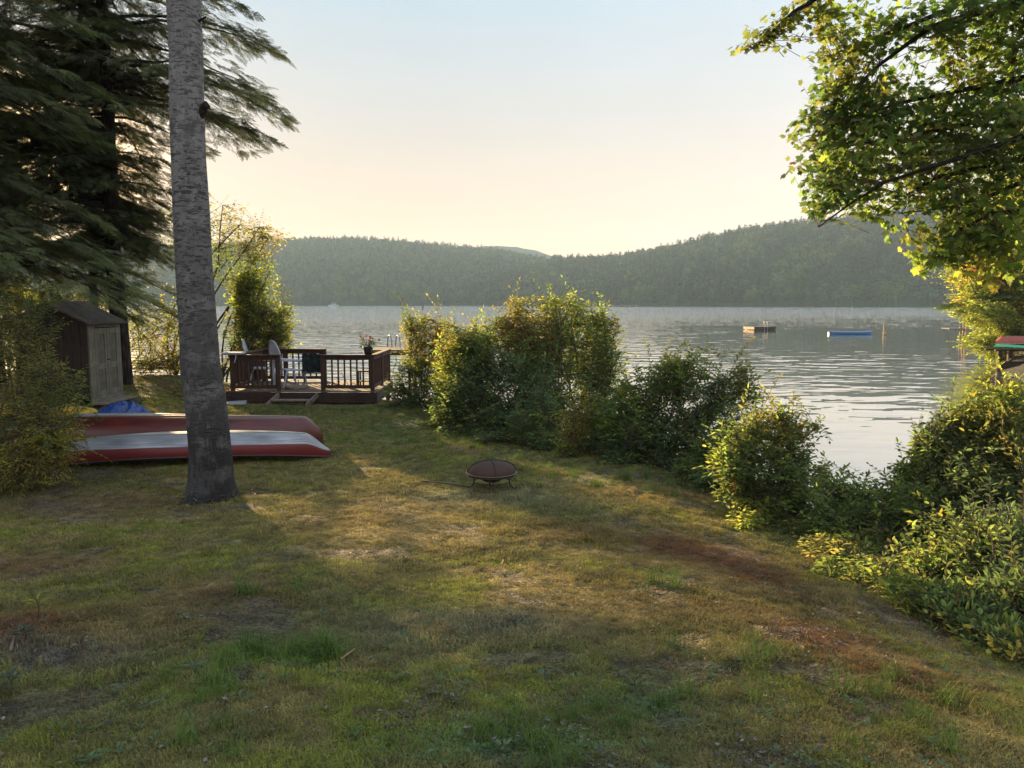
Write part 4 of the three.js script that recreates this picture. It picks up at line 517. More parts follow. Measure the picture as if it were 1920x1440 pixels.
function canoe(name, label, category, a, b, o) {                    // a, b: the two tips on the ground
  const mid = a.clone().add(b).multiplyScalar(.5), L = Math.hypot(b.x - a.x, b.z - a.z), root = thing(name, label, category, mid.toArray(), o.group); root.rotation.order = 'YXZ'; root.rotation.y = -Math.atan2(b.z - a.z, b.x - a.x); root.rotation.z = Math.atan2(b.y - a.y, L); root.rotation.x = o.heel ?? 0; root.position.y += o.lift ?? 0;
  const q = o.band ?? .97; mesh('hull', hullGeo(L, o.beam, o.depth, o.sheer, 0, q, o), o.mat, root); if (o.band) mesh('side_band', hullGeo(L, o.beam + .004, o.depth, o.sheer, q, 1, o), o.mat2, root);
  for (const s of [-1, 1]) { const pts = []; for (let k = 0; k <= 40; k++) { const t = k / 40 * 2 - 1, e = Math.abs(t); pts.push(V(t * L / 2, o.sheer * (1 - Math.pow(e, 2.6)) - .004, s * (o.beam / 2 * Math.pow(Math.max(0, 1 - Math.pow(e, o.full ?? 2.3)), .72) + .008))); } new MB().tube(pts, .014, 6).build('gunwale', o.trim ?? M.trim, root); }
  { const pts = []; for (let k = 0; k <= 30; k++) { const t = (k / 30 * 2 - 1) * .93, e = Math.abs(t); pts.push(V(Math.sign(t) * L / 2 * e * (1 - (o.stem ?? .07) * Math.pow(e, 6)), o.depth + o.sheer - (o.rocker ?? .05) * Math.pow(e, 3) - (o.drop ?? .2) * sstep(o.dropAt ?? .9, 1.02, e) * o.depth + .002, 0)); } new MB().tube(pts, .009, 6).build('keel_strip', M.steel, root); }
  for (const t of [-.45, .1, .5]) new MB().box(.12, .02, o.beam * .9 * Math.pow(1 - Math.abs(t) ** 2.3, .72), t * L / 2, o.sheer * (1 - Math.abs(t) ** 2.6) + .02, 0).build('thwart', M.weathered, root);
  return root;
}
const gpt = (px, py) => { const p = gp(px, py); p.y = groundHeight(p.x, p.z); return p; };
canoe('canoe', 'white and red canoe lying keel up, nearest of the three behind the birch', 'canoe', gpt(88, 876), gpt(622, 857), { beam: .86, depth: .23, sheer: .19, band: .60, mat: M.whiteHull, mat2: M.darkRed, rocker: .08, drop: .9, dropAt: .80, heel: .10, group: 'canoes on the lawn', stem: .05, lift: .02 });
{ const a = at(14, 850, 12.4), b = at(606, 826, 13.0); a.y = groundHeight(a.x, a.z); b.y = groundHeight(b.x, b.z); canoe('canoe', 'dark red canoe lying keel up behind the white and red one', 'canoe', a, b, { beam: .9, depth: .36, sheer: .13, mat: M.redHull, rocker: .03, drop: .5, heel: .03, group: 'canoes on the lawn', stem: .045, full: 3.4, lift: .03 }); }
{ const a = at(110, 830, 13.4), b = at(520, 812, 13.9); a.y = groundHeight(a.x, a.z); b.y = groundHeight(b.x, b.z); canoe('canoe', 'silver canoe of which only the pale keel shows behind the dark red one', 'canoe', a, b, { beam: .88, depth: .24, sheer: .10, mat: M.silver, rocker: .05, drop: .4, group: 'canoes on the lawn', trim: M.steel, lift: .03 }); }
{ const a = at(-60, 775, 13.8), b = at(186, 762, 14.2); a.y = groundHeight(a.x, a.z); b.y = groundHeight(b.x, b.z); const k = canoe('kayak', 'yellow kayak whose pointed end sticks out between shrub and blue tarp', 'kayak', a, b, { beam: .62, depth: .17, sheer: .12, mat: M.yellow, rocker: .06, drop: .3, stem: .02 }); }

// ------------------------------------------------------------------ the deck
const DF = -18.5, DX0 = at(425, 735, 18.5).x, DX1 = at(705, 735, 18.5).x, FLOOR = at(560, 733, 18.5).y, RAIL = at(560, 667, 18.5).y, DB = -21.0;
{
  const gy = .8, root = thing('deck', 'brown wooden deck with slatted railings at the edge of the lake', 'deck', [DX0, gy, DF]), W = DX1 - DX0, Dp = DF - DB, f = FLOOR - gy, h = RAIL - gy;
  const nb = Math.round(Dp / .14); for (let k = 0; k < nb; k++) { const b = mesh('floor_board', boxGeo(W + .06, .032, .132), M.deckFloor, root); b.position.set(W / 2, f - .016, -(k + .5) * .14 - .002); b.rotation.y = (hash2(k, 3) - .5) * .002; }
  mesh('skirt_board', boxGeo(W + .05, .25, .04), M.deckDark, root).position.set(W / 2, f - .16, .018);
  mesh('skirt_board', boxGeo(.04, .25, Dp - .06), M.deckDark, root).position.set(W + .005, f - .16, -Dp / 2); mesh('skirt_board', boxGeo(.04, .25, Dp - .06), M.deckDark, root).position.set(-.005, f - .16, -Dp / 2); mesh('skirt_board', boxGeo(W, .2, .04), M.deckDark, root).position.set(W / 2, f - .14, -Dp);
  for (const [x, z] of [[.1, -.1], [W - .1, -.1], [.1, -Dp + .1], [W - .1, -Dp + .1], [W / 2, -Dp + .1]]) mesh('foundation_post', boxGeo(.1, 1.6, .1), M.deckDark, root).position.set(x, f - 1.0, z);
  const lx = (px, D = 18.5) => at(px, 700, D).x - DX0, post = (x, z, top = h + .0) => mesh('rail_post', boxGeo(.09, top - f + .06, .09), M.deck, root).position.set(x, (top + f - .06) / 2, z);
  const balusters = (a, b, gap, skip = .05) => { const L = a.distanceTo(b), n = Math.max(1, Math.round((L - 2 * skip) / gap)), d = b.clone().sub(a); for (let k = 0; k < n; k++) { const t = (skip + (L - 2 * skip) * (k + .5) / n) / L, m = mesh('baluster', boxGeo(.038, h - f - .15, .038), M.deck, root); m.position.set(a.x + d.x * t, (h + f) / 2 + .005, a.z + d.z * t); m.rotation.y = -Math.atan2(d.z, d.x) + (hash2(k, Math.round(a.x * 50)) - .5) * .05; } };
  const railSet = (a, b, gap) => { const d = b.clone().sub(a), L = d.length(), c = a.clone().add(b).multiplyScalar(.5), ry = -Math.atan2(d.z, d.x); for (const [nm, w, t, y] of [['top_rail', .035, .14, h + .005], ['rail_beam', .09, .035, h - .062], ['bottom_rail', .085, .035, f + .095]]) { const m = mesh(nm, boxGeo(L, w, t), nm === 'top_rail' ? M.weathered2 ?? M.deck : M.deck, root); m.position.set(c.x, y, c.z); m.rotation.y = ry; } balusters(a, b, gap); };
  const pz = -.06, P = [lx(434), lx(521), lx(604), lx(697)];
  P.forEach((x) => post(x, pz, h - .015));
  railSet(V(P[0] - .06, 0, pz), V(P[1] + .05, 0, pz), .118); railSet(V(P[2] - .05, 0, pz), V(P[3] + .06, 0, pz), .142);
  const xr = P[3] + .02; for (const z of [-Dp + .08, -Dp * .5]) post(xr, z, h - .015); railSet(V(xr, 0, pz - .10), V(xr, 0, -Dp + .05), .135);
  const xl = P[0] - .0; post(xl, -Dp + .08, h - .015); railSet(V(xl, 0, pz - .10), V(xl, 0, -Dp + .05), .135);
  const bz = -Dp + .08, Q = [lx(535, 20.9), lx(609, 20.9)]; Q.forEach((x) => post(x, bz, h - .015)); railSet(V(xl + .05, 0, bz), V(Q[1] + .05, 0, bz), .15);
  const st = new THREE.Group(); st.name = numbered('steps'); root.add(st); const sx0 = lx(523) , sx1 = lx(596);
  for (const x of [sx0, sx1]) new MB().bar(V(x, f - .08, .05), V(x - .14, .09, .62), .035, .12).build('stringer', M.weathered, st);
  mesh('tread', boxGeo(sx1 - sx0 + .05, .035, .24), M.weathered, st).position.set((sx0 + sx1) / 2 - .06, .20, .33);
}
function resinChair(label, x, z, yaw) {               // facing its own +x
  const root = thing('garden_chair', label, 'chair', [x, FLOOR, z], 'white garden chairs on the deck'); root.rotation.y = yaw; const m = M.whitePlastic;
  const seat = new MB(); seat.add(new RoundedBoxGeometry(.48, .035, .50, 2, .015), tmpM().makeRotationZ(-.05).setPosition(.0, .42, 0)); seat.build('seat', m, root);
  const cx = -.27, ov = (t, a, b) => V(cx - .06 - Math.sin(t) * b * .22 - .075, .80 + Math.sin(t) * b, Math.cos(t) * a); const ring = []; for (let k = 0; k <= 28; k++) ring.push(ov(k / 28 * 6.2832, .25, .37)); new MB().tube(ring, .026, 8, false).build('back_frame', m, root);
  for (let k = -3; k <= 3; k++) { const y = k * .058, q = Math.sqrt(1 - (y / .25) ** 2) * .37; new MB().bar(V(cx - .135 + q * .22, .80 - q, y), V(cx - .135 - q * .22, .80 + q, y), .034, .012).build('back_slat', m, root); }
  for (const y of [.66, .92]) new MB().bar(V(cx - .135 - (y - .8) * .22, y, -.22), V(cx - .135 - (y - .8) * .22, y, .22), .03, .012).build('back_rail', m, root);
  for (const s of [-1, 1]) { new MB().tube([V(-.34, .68, s * .27), V(-.1, .68, s * .29), V(.18, .65, s * .29), V(.25, .61, s * .28), V(.25, .5, s * .27), V(.24, .3, s * .26), V(.30, .0, s * .28)], [.024, .03, .032, .028, .026, .026, .022], 8).build('arm', m, root); new MB().tube([V(-.22, .42, s * .23), V(-.28, .22, s * .25), V(-.36, 0, s * .27)], [.03, .026, .022], 8).build('leg', m, root); new MB().tube([V(.20, .41, s * .22), V(.22, .25, s * .24), V(.25, .1, s * .26)], [.028, .022, .018], 6).build('leg', m, root); }
  return root;
}
{ const p = at(545, 700, 19.6), q = at(494, 700, 20.1); resinChair('white oval-backed garden chair beside the deck opening', p.x, p.z, .78); resinChair('white oval-backed garden chair farther left, seen edge-on behind the slats', q.x, q.z, .22); }
{ // tray table on the left rail
  const p = at(437, 664, 18.53), root = thing('tray_table', 'white plastic tray table perched on the left corner of the deck rail', 'table', [p.x, RAIL + .022, -18.55]); const t = new MB(); t.add(new RoundedBoxGeometry(.46, .055, .36, 2, .02), tmpM().setPosition(.0, .035, 0)); t.build('tabletop', M.whitePlastic, root);
  for (const s of [-1, 1]) new MB().tube([V(s * .12, .01, .16), V(s * .115, -.08, .175), V(s * .08, -.18, .18)], .012, 6).build('leg', M.whitePlastic, root);
}
{ // geranium pot
  const p = at(690, 664, 18.55), root = thing('flower_pot', 'black pot of red geraniums on the corner of the deck rail', 'flower pot', [p.x, RAIL + .024, -18.58], undefined);
  const L = new THREE.LatheGeometry([[.001, 0], [.085, 0], [.105, .10], [.12, .17], [.128, .17], [.128, .185], [.112, .185], [.10, .15], [.001, .15]].map(([x, y]) => new THREE.Vector2(x, y)), 24); mesh('pot', L, M.black, root);
  const r = rngOf(71), st = new MB(), lm = [], lc = []; for (let k = 0; k < 34; k++) { const a = r() * 6.283, q = V(Math.cos(a) * (.05 + .13 * r()), .22 + .20 * r(), Math.sin(a) * (.05 + .12 * r())); st.tube([V(0, .15, 0), q.clone().multiplyScalar(.6).setY(q.y * .75), q], .003, 4, false); for (let j = 0; j < 5; j++) { lm.push(leafMatrix(q.clone().add(V((r() - .5) * .09, (r() - .7) * .14, (r() - .5) * .09)), V(Math.cos(a) + r() - .5, r() - .6, Math.sin(a) + r() - .5), V(r() - .5, 1, r() - .5).normalize(), .055 + .03 * r())); const v = .7 + .6 * r(); lc.push(lin(.05 * v, .10 * v, .03 * v)); } }
  st.build('stem', twigMat, root); stuff(copies('leaves', LEAF.oval, leafMat, lm, lc, root));
  const red = new THREE.MeshPhysicalMaterial({ color: lin(.55, .03, .035), roughness: .8, transmission: .25, thickness: 0 });
  for (const [px, py] of [[676, 630.5], [687, 629], [696, 633.5], [693, 631], [711, 637], [681, 636]]) { const q = at(px, py, 18.56 + .1 * (r() - .5)).sub(root.position), b = new MB(); for (let k = 0; k < 16; k++) { const d = V(r() - .5, r() - .4, r() - .5).normalize(); b.add(new THREE.CircleGeometry(.014, 6), tmpM().lookAt(V(0, 0, 0), d.clone().negate(), V(0, 1, .1)).setPosition(q.clone().addScaledVector(d, .024))); } b.tube([V(q.x * .5, .2, q.z * .5), q], .0025, 4, false); b.build('flower', red, root); }
}
{ // folding chair with dark cloth
  const p = at(586, 700, 19.4), root = thing('folding_chair', 'dark cloth folding chair standing in the deck opening', 'chair', [p.x, FLOOR, p.z]); const top = at(586, 663, 19.4).y - FLOOR, bot = at(586, 698, 19.4).y - FLOOR;
  const g = new THREE.PlaneGeometry(.50, top - bot, 16, 12), a = g.attributes.position; for (let k = 0; k < a.count; k++) { const u = a.getX(k) / .25, v = a.getY(k) / (top - bot) * 2; a.setZ(k, -.05 * (1 - u * u) + .015 * Math.sin(u * 9 + v * 2)); a.setY(k, a.getY(k) + .014 * Math.sin(u * 7 + 1) * (v > 0 ? 1 : .4)); } const g2 = g.clone(); g2.translate(0, 0, -.012); g2.index.array.reverse(); const c = mergeGeometries([g, g2]); c.computeVertexNormals(); mesh('cloth_back', c, M.cloth, root).position.set(0, (top + bot) / 2, 0);
  for (const s of [-1, 1]) { new MB().tube([V(s * .25, 0, -.22), V(s * .255, bot, -.02), V(s * .25, top - .02, 0)], .009, 6).build('leg', M.iron, root); new MB().tube([V(s * .25, 0, .06), V(s * .24, bot - .02, -.3)], .009, 6).build('leg', M.iron, root); } new MB().box(.46, .02, .34, 0, bot - .03, -.20).build('seat', M.cloth, root);
}
{ const p = at(557, 722, 18.95), root = thing('round_base', 'low round wooden base with a thin rod on the deck floor', 'stand', [p.x, FLOOR, p.z]); mesh('disc', new THREE.LatheGeometry([[.001, 0], [.27, 0], [.285, .012], [.285, .072], [.27, .085], [.001, .085]].map(([x, y]) => new THREE.Vector2(x, y)), 40), M.weathered, root); new MB().tube([V(.06, .08, .1), V(.06, .24, .1)], .008, 6).build('rod', M.iron, root); }
{ // bent iron plant stand behind the slats
  const p = at(641, 722, 19.6), root = thing('plant_stand', 'bent iron wire stand behind the right-hand deck railing', 'stand', [p.x, FLOOR, p.z]); const w = (pts, n = 'wire') => new MB().tube(new THREE.CatmullRomCurve3(pts).getPoints(20), .007, 5).build(n, M.iron, root);
  w([V(-.3, 0, 0), V(-.22, .1, 0), V(-.16, .06, .02), V(-.1, .17, 0), V(-.13, .22, 0), V(-.16, .17, 0)]); w([V(-.02, .36, 0), V(.1, .14, 0), V(.16, .02, 0)]); w([V(-.04, .12, 0), V(-.08, .07, 0), V(.0, .02, 0), V(.06, .06, 0), V(.1, .13, 0)]); w([V(.3, 0, 0), V(.25, .05, 0), V(.3, .08, 0), V(.36, .02, 0)]);
}
{ // little dark table in the corner of the deck
  const p = at(684, 700, 19.5), root = thing('side_table', 'small dark wooden table in the right corner of the deck', 'table', [p.x, FLOOR, p.z]); new MB().box(.34, .03, .3, 0, .40, 0).build('tabletop', M.deckDark, root); for (const [x, z] of [[-.14, -.12], [.14, -.12], [-.14, .12], [.14, .12]]) mesh('leg', boxGeo(.035, .385, .035), M.deckDark, root).position.set(x, .1925, z); new MB().box(.28, .02, .24, 0, .14, 0).build('shelf', M.deckDark, root);
}
{ const p = gp(443, 758), s = new MB(); s.add(new RoundedBoxGeometry(.46, .06, .34, 2, .015)); const b = s.build('stone_slab', M.slab); b.position.set(p.x, groundHeight(p.x, p.z) + .025, p.z); b.rotation.set(.03, .25, .02); tag(b, 'pale flat stone slab on the grass at the left end of the deck', 'slab'); }
{ // swimming dock behind the pot
  const c = at(727, 655, 27), top = c.y, root = thing('dock', 'brown plank dock with a pale ladder rail, just beyond the geranium pot', 'dock', [c.x, 0, c.z]); for (let k = 0; k < 9; k++) mesh('plank', boxGeo(1.5, .05, .19), M.deck, root).position.set(.2, top, -.9 + k * .2); new MB().box(1.4, .12, .05, .2, top - .09, .78).build('dock_beam', M.deckDark, root); for (const [x, z] of [[-.45, .7], [.85, .7], [-.45, -.8], [.85, -.8]]) mesh('dock_post', boxGeo(.09, top + 1.4, .09), M.deckDark, root).position.set(x, (top - 1.4) / 2 - .03, z);
  const lad = new THREE.Group(); lad.name = numbered('ladder'); root.add(lad); for (const dx of [0, .3]) new MB().tube(new THREE.CatmullRomCurve3([V(-.16 + dx, top - .5, -1.0), V(-.16 + dx, top + .22, -1.0), V(-.12 + dx, top + .42, -.95), V(.0 + dx, top + .42, -.7), V(.05 + dx, top + .2, -.62), V(.05 + dx, top + .02, -.6)]).getPoints(24), .02, 6).build('ladder_rail', M.steel, lad);
}
// ------------------------------------------------------------------ fire pit and poker
{
  const c = gp(922, 917), S = 1, root = thing('fire_pit', 'rusty round fire pit with a ribbed mesh dome on curved legs in the lawn', 'fire pit', [c.x, groundHeight(c.x, c.z), c.z]); root.rotation.y = .35; root.scale.setScalar(.95);
  const ringY = .235, mk = (a) => new THREE.LatheGeometry(a.map(([x, y]) => new THREE.Vector2(x, y)), 48);
  mesh('bowl', mk([[.001, ringY - .135], [.10, ringY - .125], [.20, ringY - .07], [.285, ringY - .005], [.275, ringY - .003], [.19, ringY - .06], [.001, ringY - .12]]), M.iron, root);
  mesh('rim', mk([[.275, ringY - .006], [.335, ringY - .012], [.337, ringY - .006], [.275, ringY + .001]]), paint(.20, .18, .17, .55, .4), root);
  const dome = []; for (let k = 0; k <= 12; k++) { const t = k / 12 * Math.PI / 2; dome.push([Math.max(.001, .318 * Math.cos(t)), ringY - .006 + .158 * Math.pow(Math.sin(t), .9)]); }
  mesh('dome_cover', mk([[.312, ringY - .045], ...dome]), M.rust, root);
  const at2 = (a, e) => V(Math.cos(a) * .322 * Math.cos(e), ringY - .002 + .159 * Math.pow(Math.sin(e), .9), Math.sin(a) * .322 * Math.cos(e));
  for (let k = 0; k < 4; k++) { const a = k * Math.PI / 2 + .15, pts = []; for (let j = 0; j <= 14; j++) pts.push(at2(a, Math.max(.001, j / 14 * Math.PI / 2))); new MB().tube(pts, .0095, 6).build('dome_rib', M.iron, root); }
  new MB().tube(Array.from({ length: 33 }, (_, k) => V(Math.cos(k / 32 * 6.2832) * .322, ringY - .012, Math.sin(k / 32 * 6.2832) * .322)), .009, 6, false).build('dome_ring', M.iron, root);
  new MB().tube([V(0, ringY + .15, 0), V(0, ringY + .17, 0)], .014, 8).build('handle', M.iron, root);
  for (let k = 0; k < 4; k++) { const a = k * Math.PI / 2 + .42, d = V(Math.cos(a), 0, Math.sin(a)), q = (r, y) => d.clone().multiplyScalar(r).setY(y); new MB().tube(new THREE.CatmullRomCurve3([q(.225, ringY - .04), q(.24, .15), q(.235, .09), q(.265, .035), q(.305, .008), q(.325, .022), q(.318, .034)]).getPoints(20), .0095, 6).build('leg', M.iron, root); }
  new MB().tube(Array.from({ length: 33 }, (_, k) => V(Math.cos(k / 32 * 6.2832) * .236, .105, Math.sin(k / 32 * 6.2832) * .236)), .006, 5, false).build('leg_ring', M.iron, root);
  const a = gp(788, 906), b = gp(880, 918), pk = thing('poker', 'long iron poker lying in the grass left of the fire pit', 'poker', [a.x, groundHeight(a.x, a.z) + .025, a.z]); const q = b.clone().sub(a).setY(groundHeight(b.x, b.z) - groundHeight(a.x, a.z)); new MB().tube([V(0, 0, 0), q.clone().multiplyScalar(.5).add(V(0, .012, 0)), q], .008, 6).build('shaft', M.iron, pk); new MB().tube([q, q.clone().add(V(.02, .0, -.03)), q.clone().add(V(.05, .02, -.03))], .007, 6).build('hook', M.iron, pk);
}
// ------------------------------------------------------------------ on and across the water
{ // swimming raft
  const c = at(1425, 614, 96), root = thing('swim_raft', 'low dark swimming raft with a pale end out on the lake', 'raft', [c.x, 0, c.z]); root.rotation.y = .22; for (let k = 0; k < 12; k++) mesh('plank', boxGeo(.235, .05, 2.6), M.deckDark, root).position.set(-1.4 + k * .25, .36, 0); new MB().box(2.95, .22, .06, -.02, .21, 1.25).box(2.95, .22, .06, -.02, .21, -1.25).build('side_board', M.trim, root); new MB().box(.06, .26, 2.56, -1.54, .22, 0).build('end_board', M.pale, root); new MB().box(.06, .26, 2.56, 1.5, .22, 0).build('end_board', M.pale, root); new MB().box(2.8, .2, 2.3, 0, .06, 0).build('float', M.black, root); for (const x of [-.15, .25]) new MB().tube([V(x, -.2, 1.33), V(x, .95, 1.33), V(x, 1.0, 1.1), V(x, .55, 1.0)], .03, 6).build('ladder_rail', M.steel, root);
}
{ // moored blue rowing boat
  const c = at(1594, 626, 82), root = thing('rowing_boat', 'small bright blue boat floating beyond the shrubs on calm water', 'boat', [c.x, 0, c.z]); root.rotation.y = -.06; root.scale.y = .62; const N = 30, K = 8, pos = [], idx = []; for (let i = 0; i <= N; i++) { const t = i / N * 2 - 1, e = Math.abs(t), hb = .62 * Math.pow(Math.max(0, 1 - Math.pow(e, t > 0 ? 2.2 : 5)), .7) + .01, top = .38 + .14 * t * t + (t > .6 ? .08 * (t - .6) : 0); for (let k = -K; k <= K; k++) { const p = Math.abs(k) / K; pos.push(t * 2.2 * (1 + .03 * p * (t > 0 ? 1 : 0)), lerp(-.12 + .1 * e ** 3, top, p ** 2), Math.sign(k) * hb * (1 - (1 - p) ** 2.4)); } } const C = 2 * K + 1; for (let i = 0; i < N; i++) for (let k = 0; k < C - 1; k++) { const a = i * C + k; idx.push(a, a + 1, a + C, a + 1, a + C + 1, a + C); } const g = new THREE.BufferGeometry(); g.setAttribute('position', new THREE.Float32BufferAttribute(pos, 3)); g.setIndex(idx); g.computeVertexNormals(); mesh('hull', g, M.blue, root); for (const s of [-1, 1]) { const pts = []; for (let k = 0; k <= 20; k++) { const t = k / 20 * 2 - 1, e = Math.abs(t); pts.push(V(t * 2.24, .39 + .14 * t * t + (t > .6 ? .08 * (t - .6) : 0), s * (.62 * Math.pow(Math.max(0, 1 - Math.pow(e, t > 0 ? 2.2 : 5)), .7) + .01))); } new MB().tube(pts, .035, 6).build('gunwale', paint(.30, .45, .68, .5), root); } for (const x of [-.9, .1, .9]) new MB().box(.3, .04, 1.0, x, .3, 0).build('seat', M.weathered, root); new MB().box(.10, .42, .5, -2.22, .2, 0).build('stern_board', M.whitePlastic, root); new MB().tube([V(-2.3, .3, .1), V(-2.3, .45, .1)], .05, 8).build('bow_light', paint(.5, .03, .03), root);
}
{ const c = at(1657, 626, 80), root = thing('mooring_post', 'thin pale post standing in the water right of the blue boat', 'post', [c.x, 0, c.z]); new MB().tube([V(0, -1, 0), V(0, .5, 0), V(-.02, 1.25, 0)], [.09, .08, .05], 8).build('pole', M.pale, root); new MB().tube([V(.05, .1, .05), V(.05, .42, .05)], .15, 10).build('float', M.pale, root); }
{ const c = at(793, 580, 420), root = thing('marker_pole', 'thin dark marker pole far out on the open lake', 'pole', [c.x, 0, c.z]); new MB().tube([V(0, -1, 0), V(0, 3.6, 0)], .32, 6).build('pole', M.black, root); new MB().tube([V(0, 3.2, 0), V(0, 4.0, 0)], .42, 6).build('top_mark', M.black, root); }
{ // dock with posts by the right bank
  const a = at(1778, 616, 70), root = thing('dock', 'pale low dock with tall posts reaching out from the right bank', 'dock', [a.x, 0, a.z]), y = a.y; for (let k = 0; k < 14; k++) mesh('plank', boxGeo(.38, .06, 1.3), M.greyBoard, root).position.set(.2 + k * .4, y, -.6); new MB().box(5.5, .14, .06, 2.8, y - .1, .04).build('dock_beam', M.greyBoard, root); for (const [x, z, h, m] of [[1.05, .12, .4, M.greyBoard], [1.55, .14, 1.3, M.pale], [2.15, -1.3, 1.3, M.pale], [1.45, .3, .55, M.pale], [4.6, .12, .4, M.pale]]) new MB().tube([V(x, -1, z), V(x, y + h, z)], .085, 8).build('dock_post', m, root);
}
{ // rack with canoes on the right bank
  const D = 38, a = at(1868, 676, D), root = thing('boat_rack', 'brown timber rack carrying upturned canoes at the right edge', 'rack', [a.x, 0, a.z]); const y1 = at(1880, 650, D).y, y2 = at(1880, 658, D).y; new MB().box(4.2, .1, .12, 2.0, y1 - .18, 0).box(4.2, .1, .12, 2.0, y1 - .18, -.8).build('rack_beam', M.deck, root); for (const x of [.55, 2.4, 4.0]) for (const z of [0, -.8]) mesh('rack_post', boxGeo(.22, y1 + .5, .14), M.deck, root).position.set(x + .1, (y1 - .5) / 2 - .12, z + .0); new MB().box(4.2, .7, .1, 2.0, .1, .25).build('retaining_board', M.deckDark, root); new MB().bar(V(-.15, .02, .3), V(.62, .55, .2), .12, .1).build('rack_brace', M.deckDark, root);
  const ca = at(1866, 645, D), cb = at(2020, 647, D); canoe('canoe', 'faded red canoe keel up on the rack at the right edge', 'canoe', ca, cb, { beam: .85, depth: .34, sheer: .06, mat: paint(.33, .07, .05, .5), rocker: .04, drop: .5, full: 3.2, trim: M.whitePlastic });
  const ka = at(1863, 650, D - .7), kb = at(2010, 663, D - .4); canoe('kayak', 'green kayak lying tilted under the red canoe on the rack', 'kayak', ka, kb, { beam: .7, depth: .10, sheer: .08, mat: M.green, rocker: .05, drop: .3, trim: M.green });
}
{ const c = at(625, 567, 870), root = thing('pontoon_boat', 'white boat moored at the far shore on the left', 'boat', [c.x, 0, c.z]); new MB().box(11, 1.1, 3, 0, .6, 0).build('hull', M.whitePlastic, root); new MB().box(5, 1.0, 2.6, .3, 1.9, 0).build('cabin', M.whitePlastic, root); new MB().box(6, .25, 3, .3, 3.4, 0).build('canopy', M.whitePlastic, root); for (const x of [-2.4, 3]) new MB().box(.25, 1.2, .25, x, 2.7, 0).build('canopy_post', M.steel, root); }
{ const c = at(1170, 569, 690), root = thing('dock', 'thin pale dock along the far shore behind the tall shrub', 'dock', [c.x, 0, c.z]); new MB().box(24, .35, 3, 0, 1.2, 0).build('dock_deck', M.greyBoard, root); for (let k = 0; k < 5; k++) new MB().box(.5, 2, .5, -10 + k * 5, .4, 1).build('dock_post', M.greyBoard, root); }
{ // two pines that stand above the far ridge
  let k = 0; for (const [px, h, d] of [[1083, 26, 250], [1106, 24, 262]]) { const p = hillB(px, d), root = thing('pine_tree', k++ ? 'right one of the two tall pines standing above the dip of the far ridge' : 'left one of the two tall pines standing above the dip of the far ridge', 'tree', p.toArray(), 'tall pines on the far ridge'); const c = mesh('crown', FAR_GEOS[5], noTree, root); c.scale.set(h * .95, h, h * .95); const t = new MB().tube([V(0, -.5, 0), V(0, h * .95, 0)], [.5, .08], 6); t.build('trunk', barkMat, root); }
}
{ const a = gp(1822, 962).setY(0), p0 = at(1822, 960, 7.4), p1 = at(1925, 976, 7.2), root = thing('plank_bench', 'pale wooden plank on a short post half hidden in the right-hand shrub', 'bench', [p0.x, groundHeight(p0.x, p0.z), p0.z]); new MB().bar(V(0, p0.y - root.position.y, 0), p1.clone().sub(root.position), .16, .035).build('plank', M.pale, root); for (const t of [.22, .9]) { const q = p0.clone().lerp(p1, t); const yy = q.y - .02, gy = groundHeight(q.x, q.z) - .1; mesh('post', boxGeo(.07, yy - gy, .07), M.weathered, root).position.set(q.x - root.position.x, (yy + gy) / 2 - root.position.y, q.z - root.position.z); } }
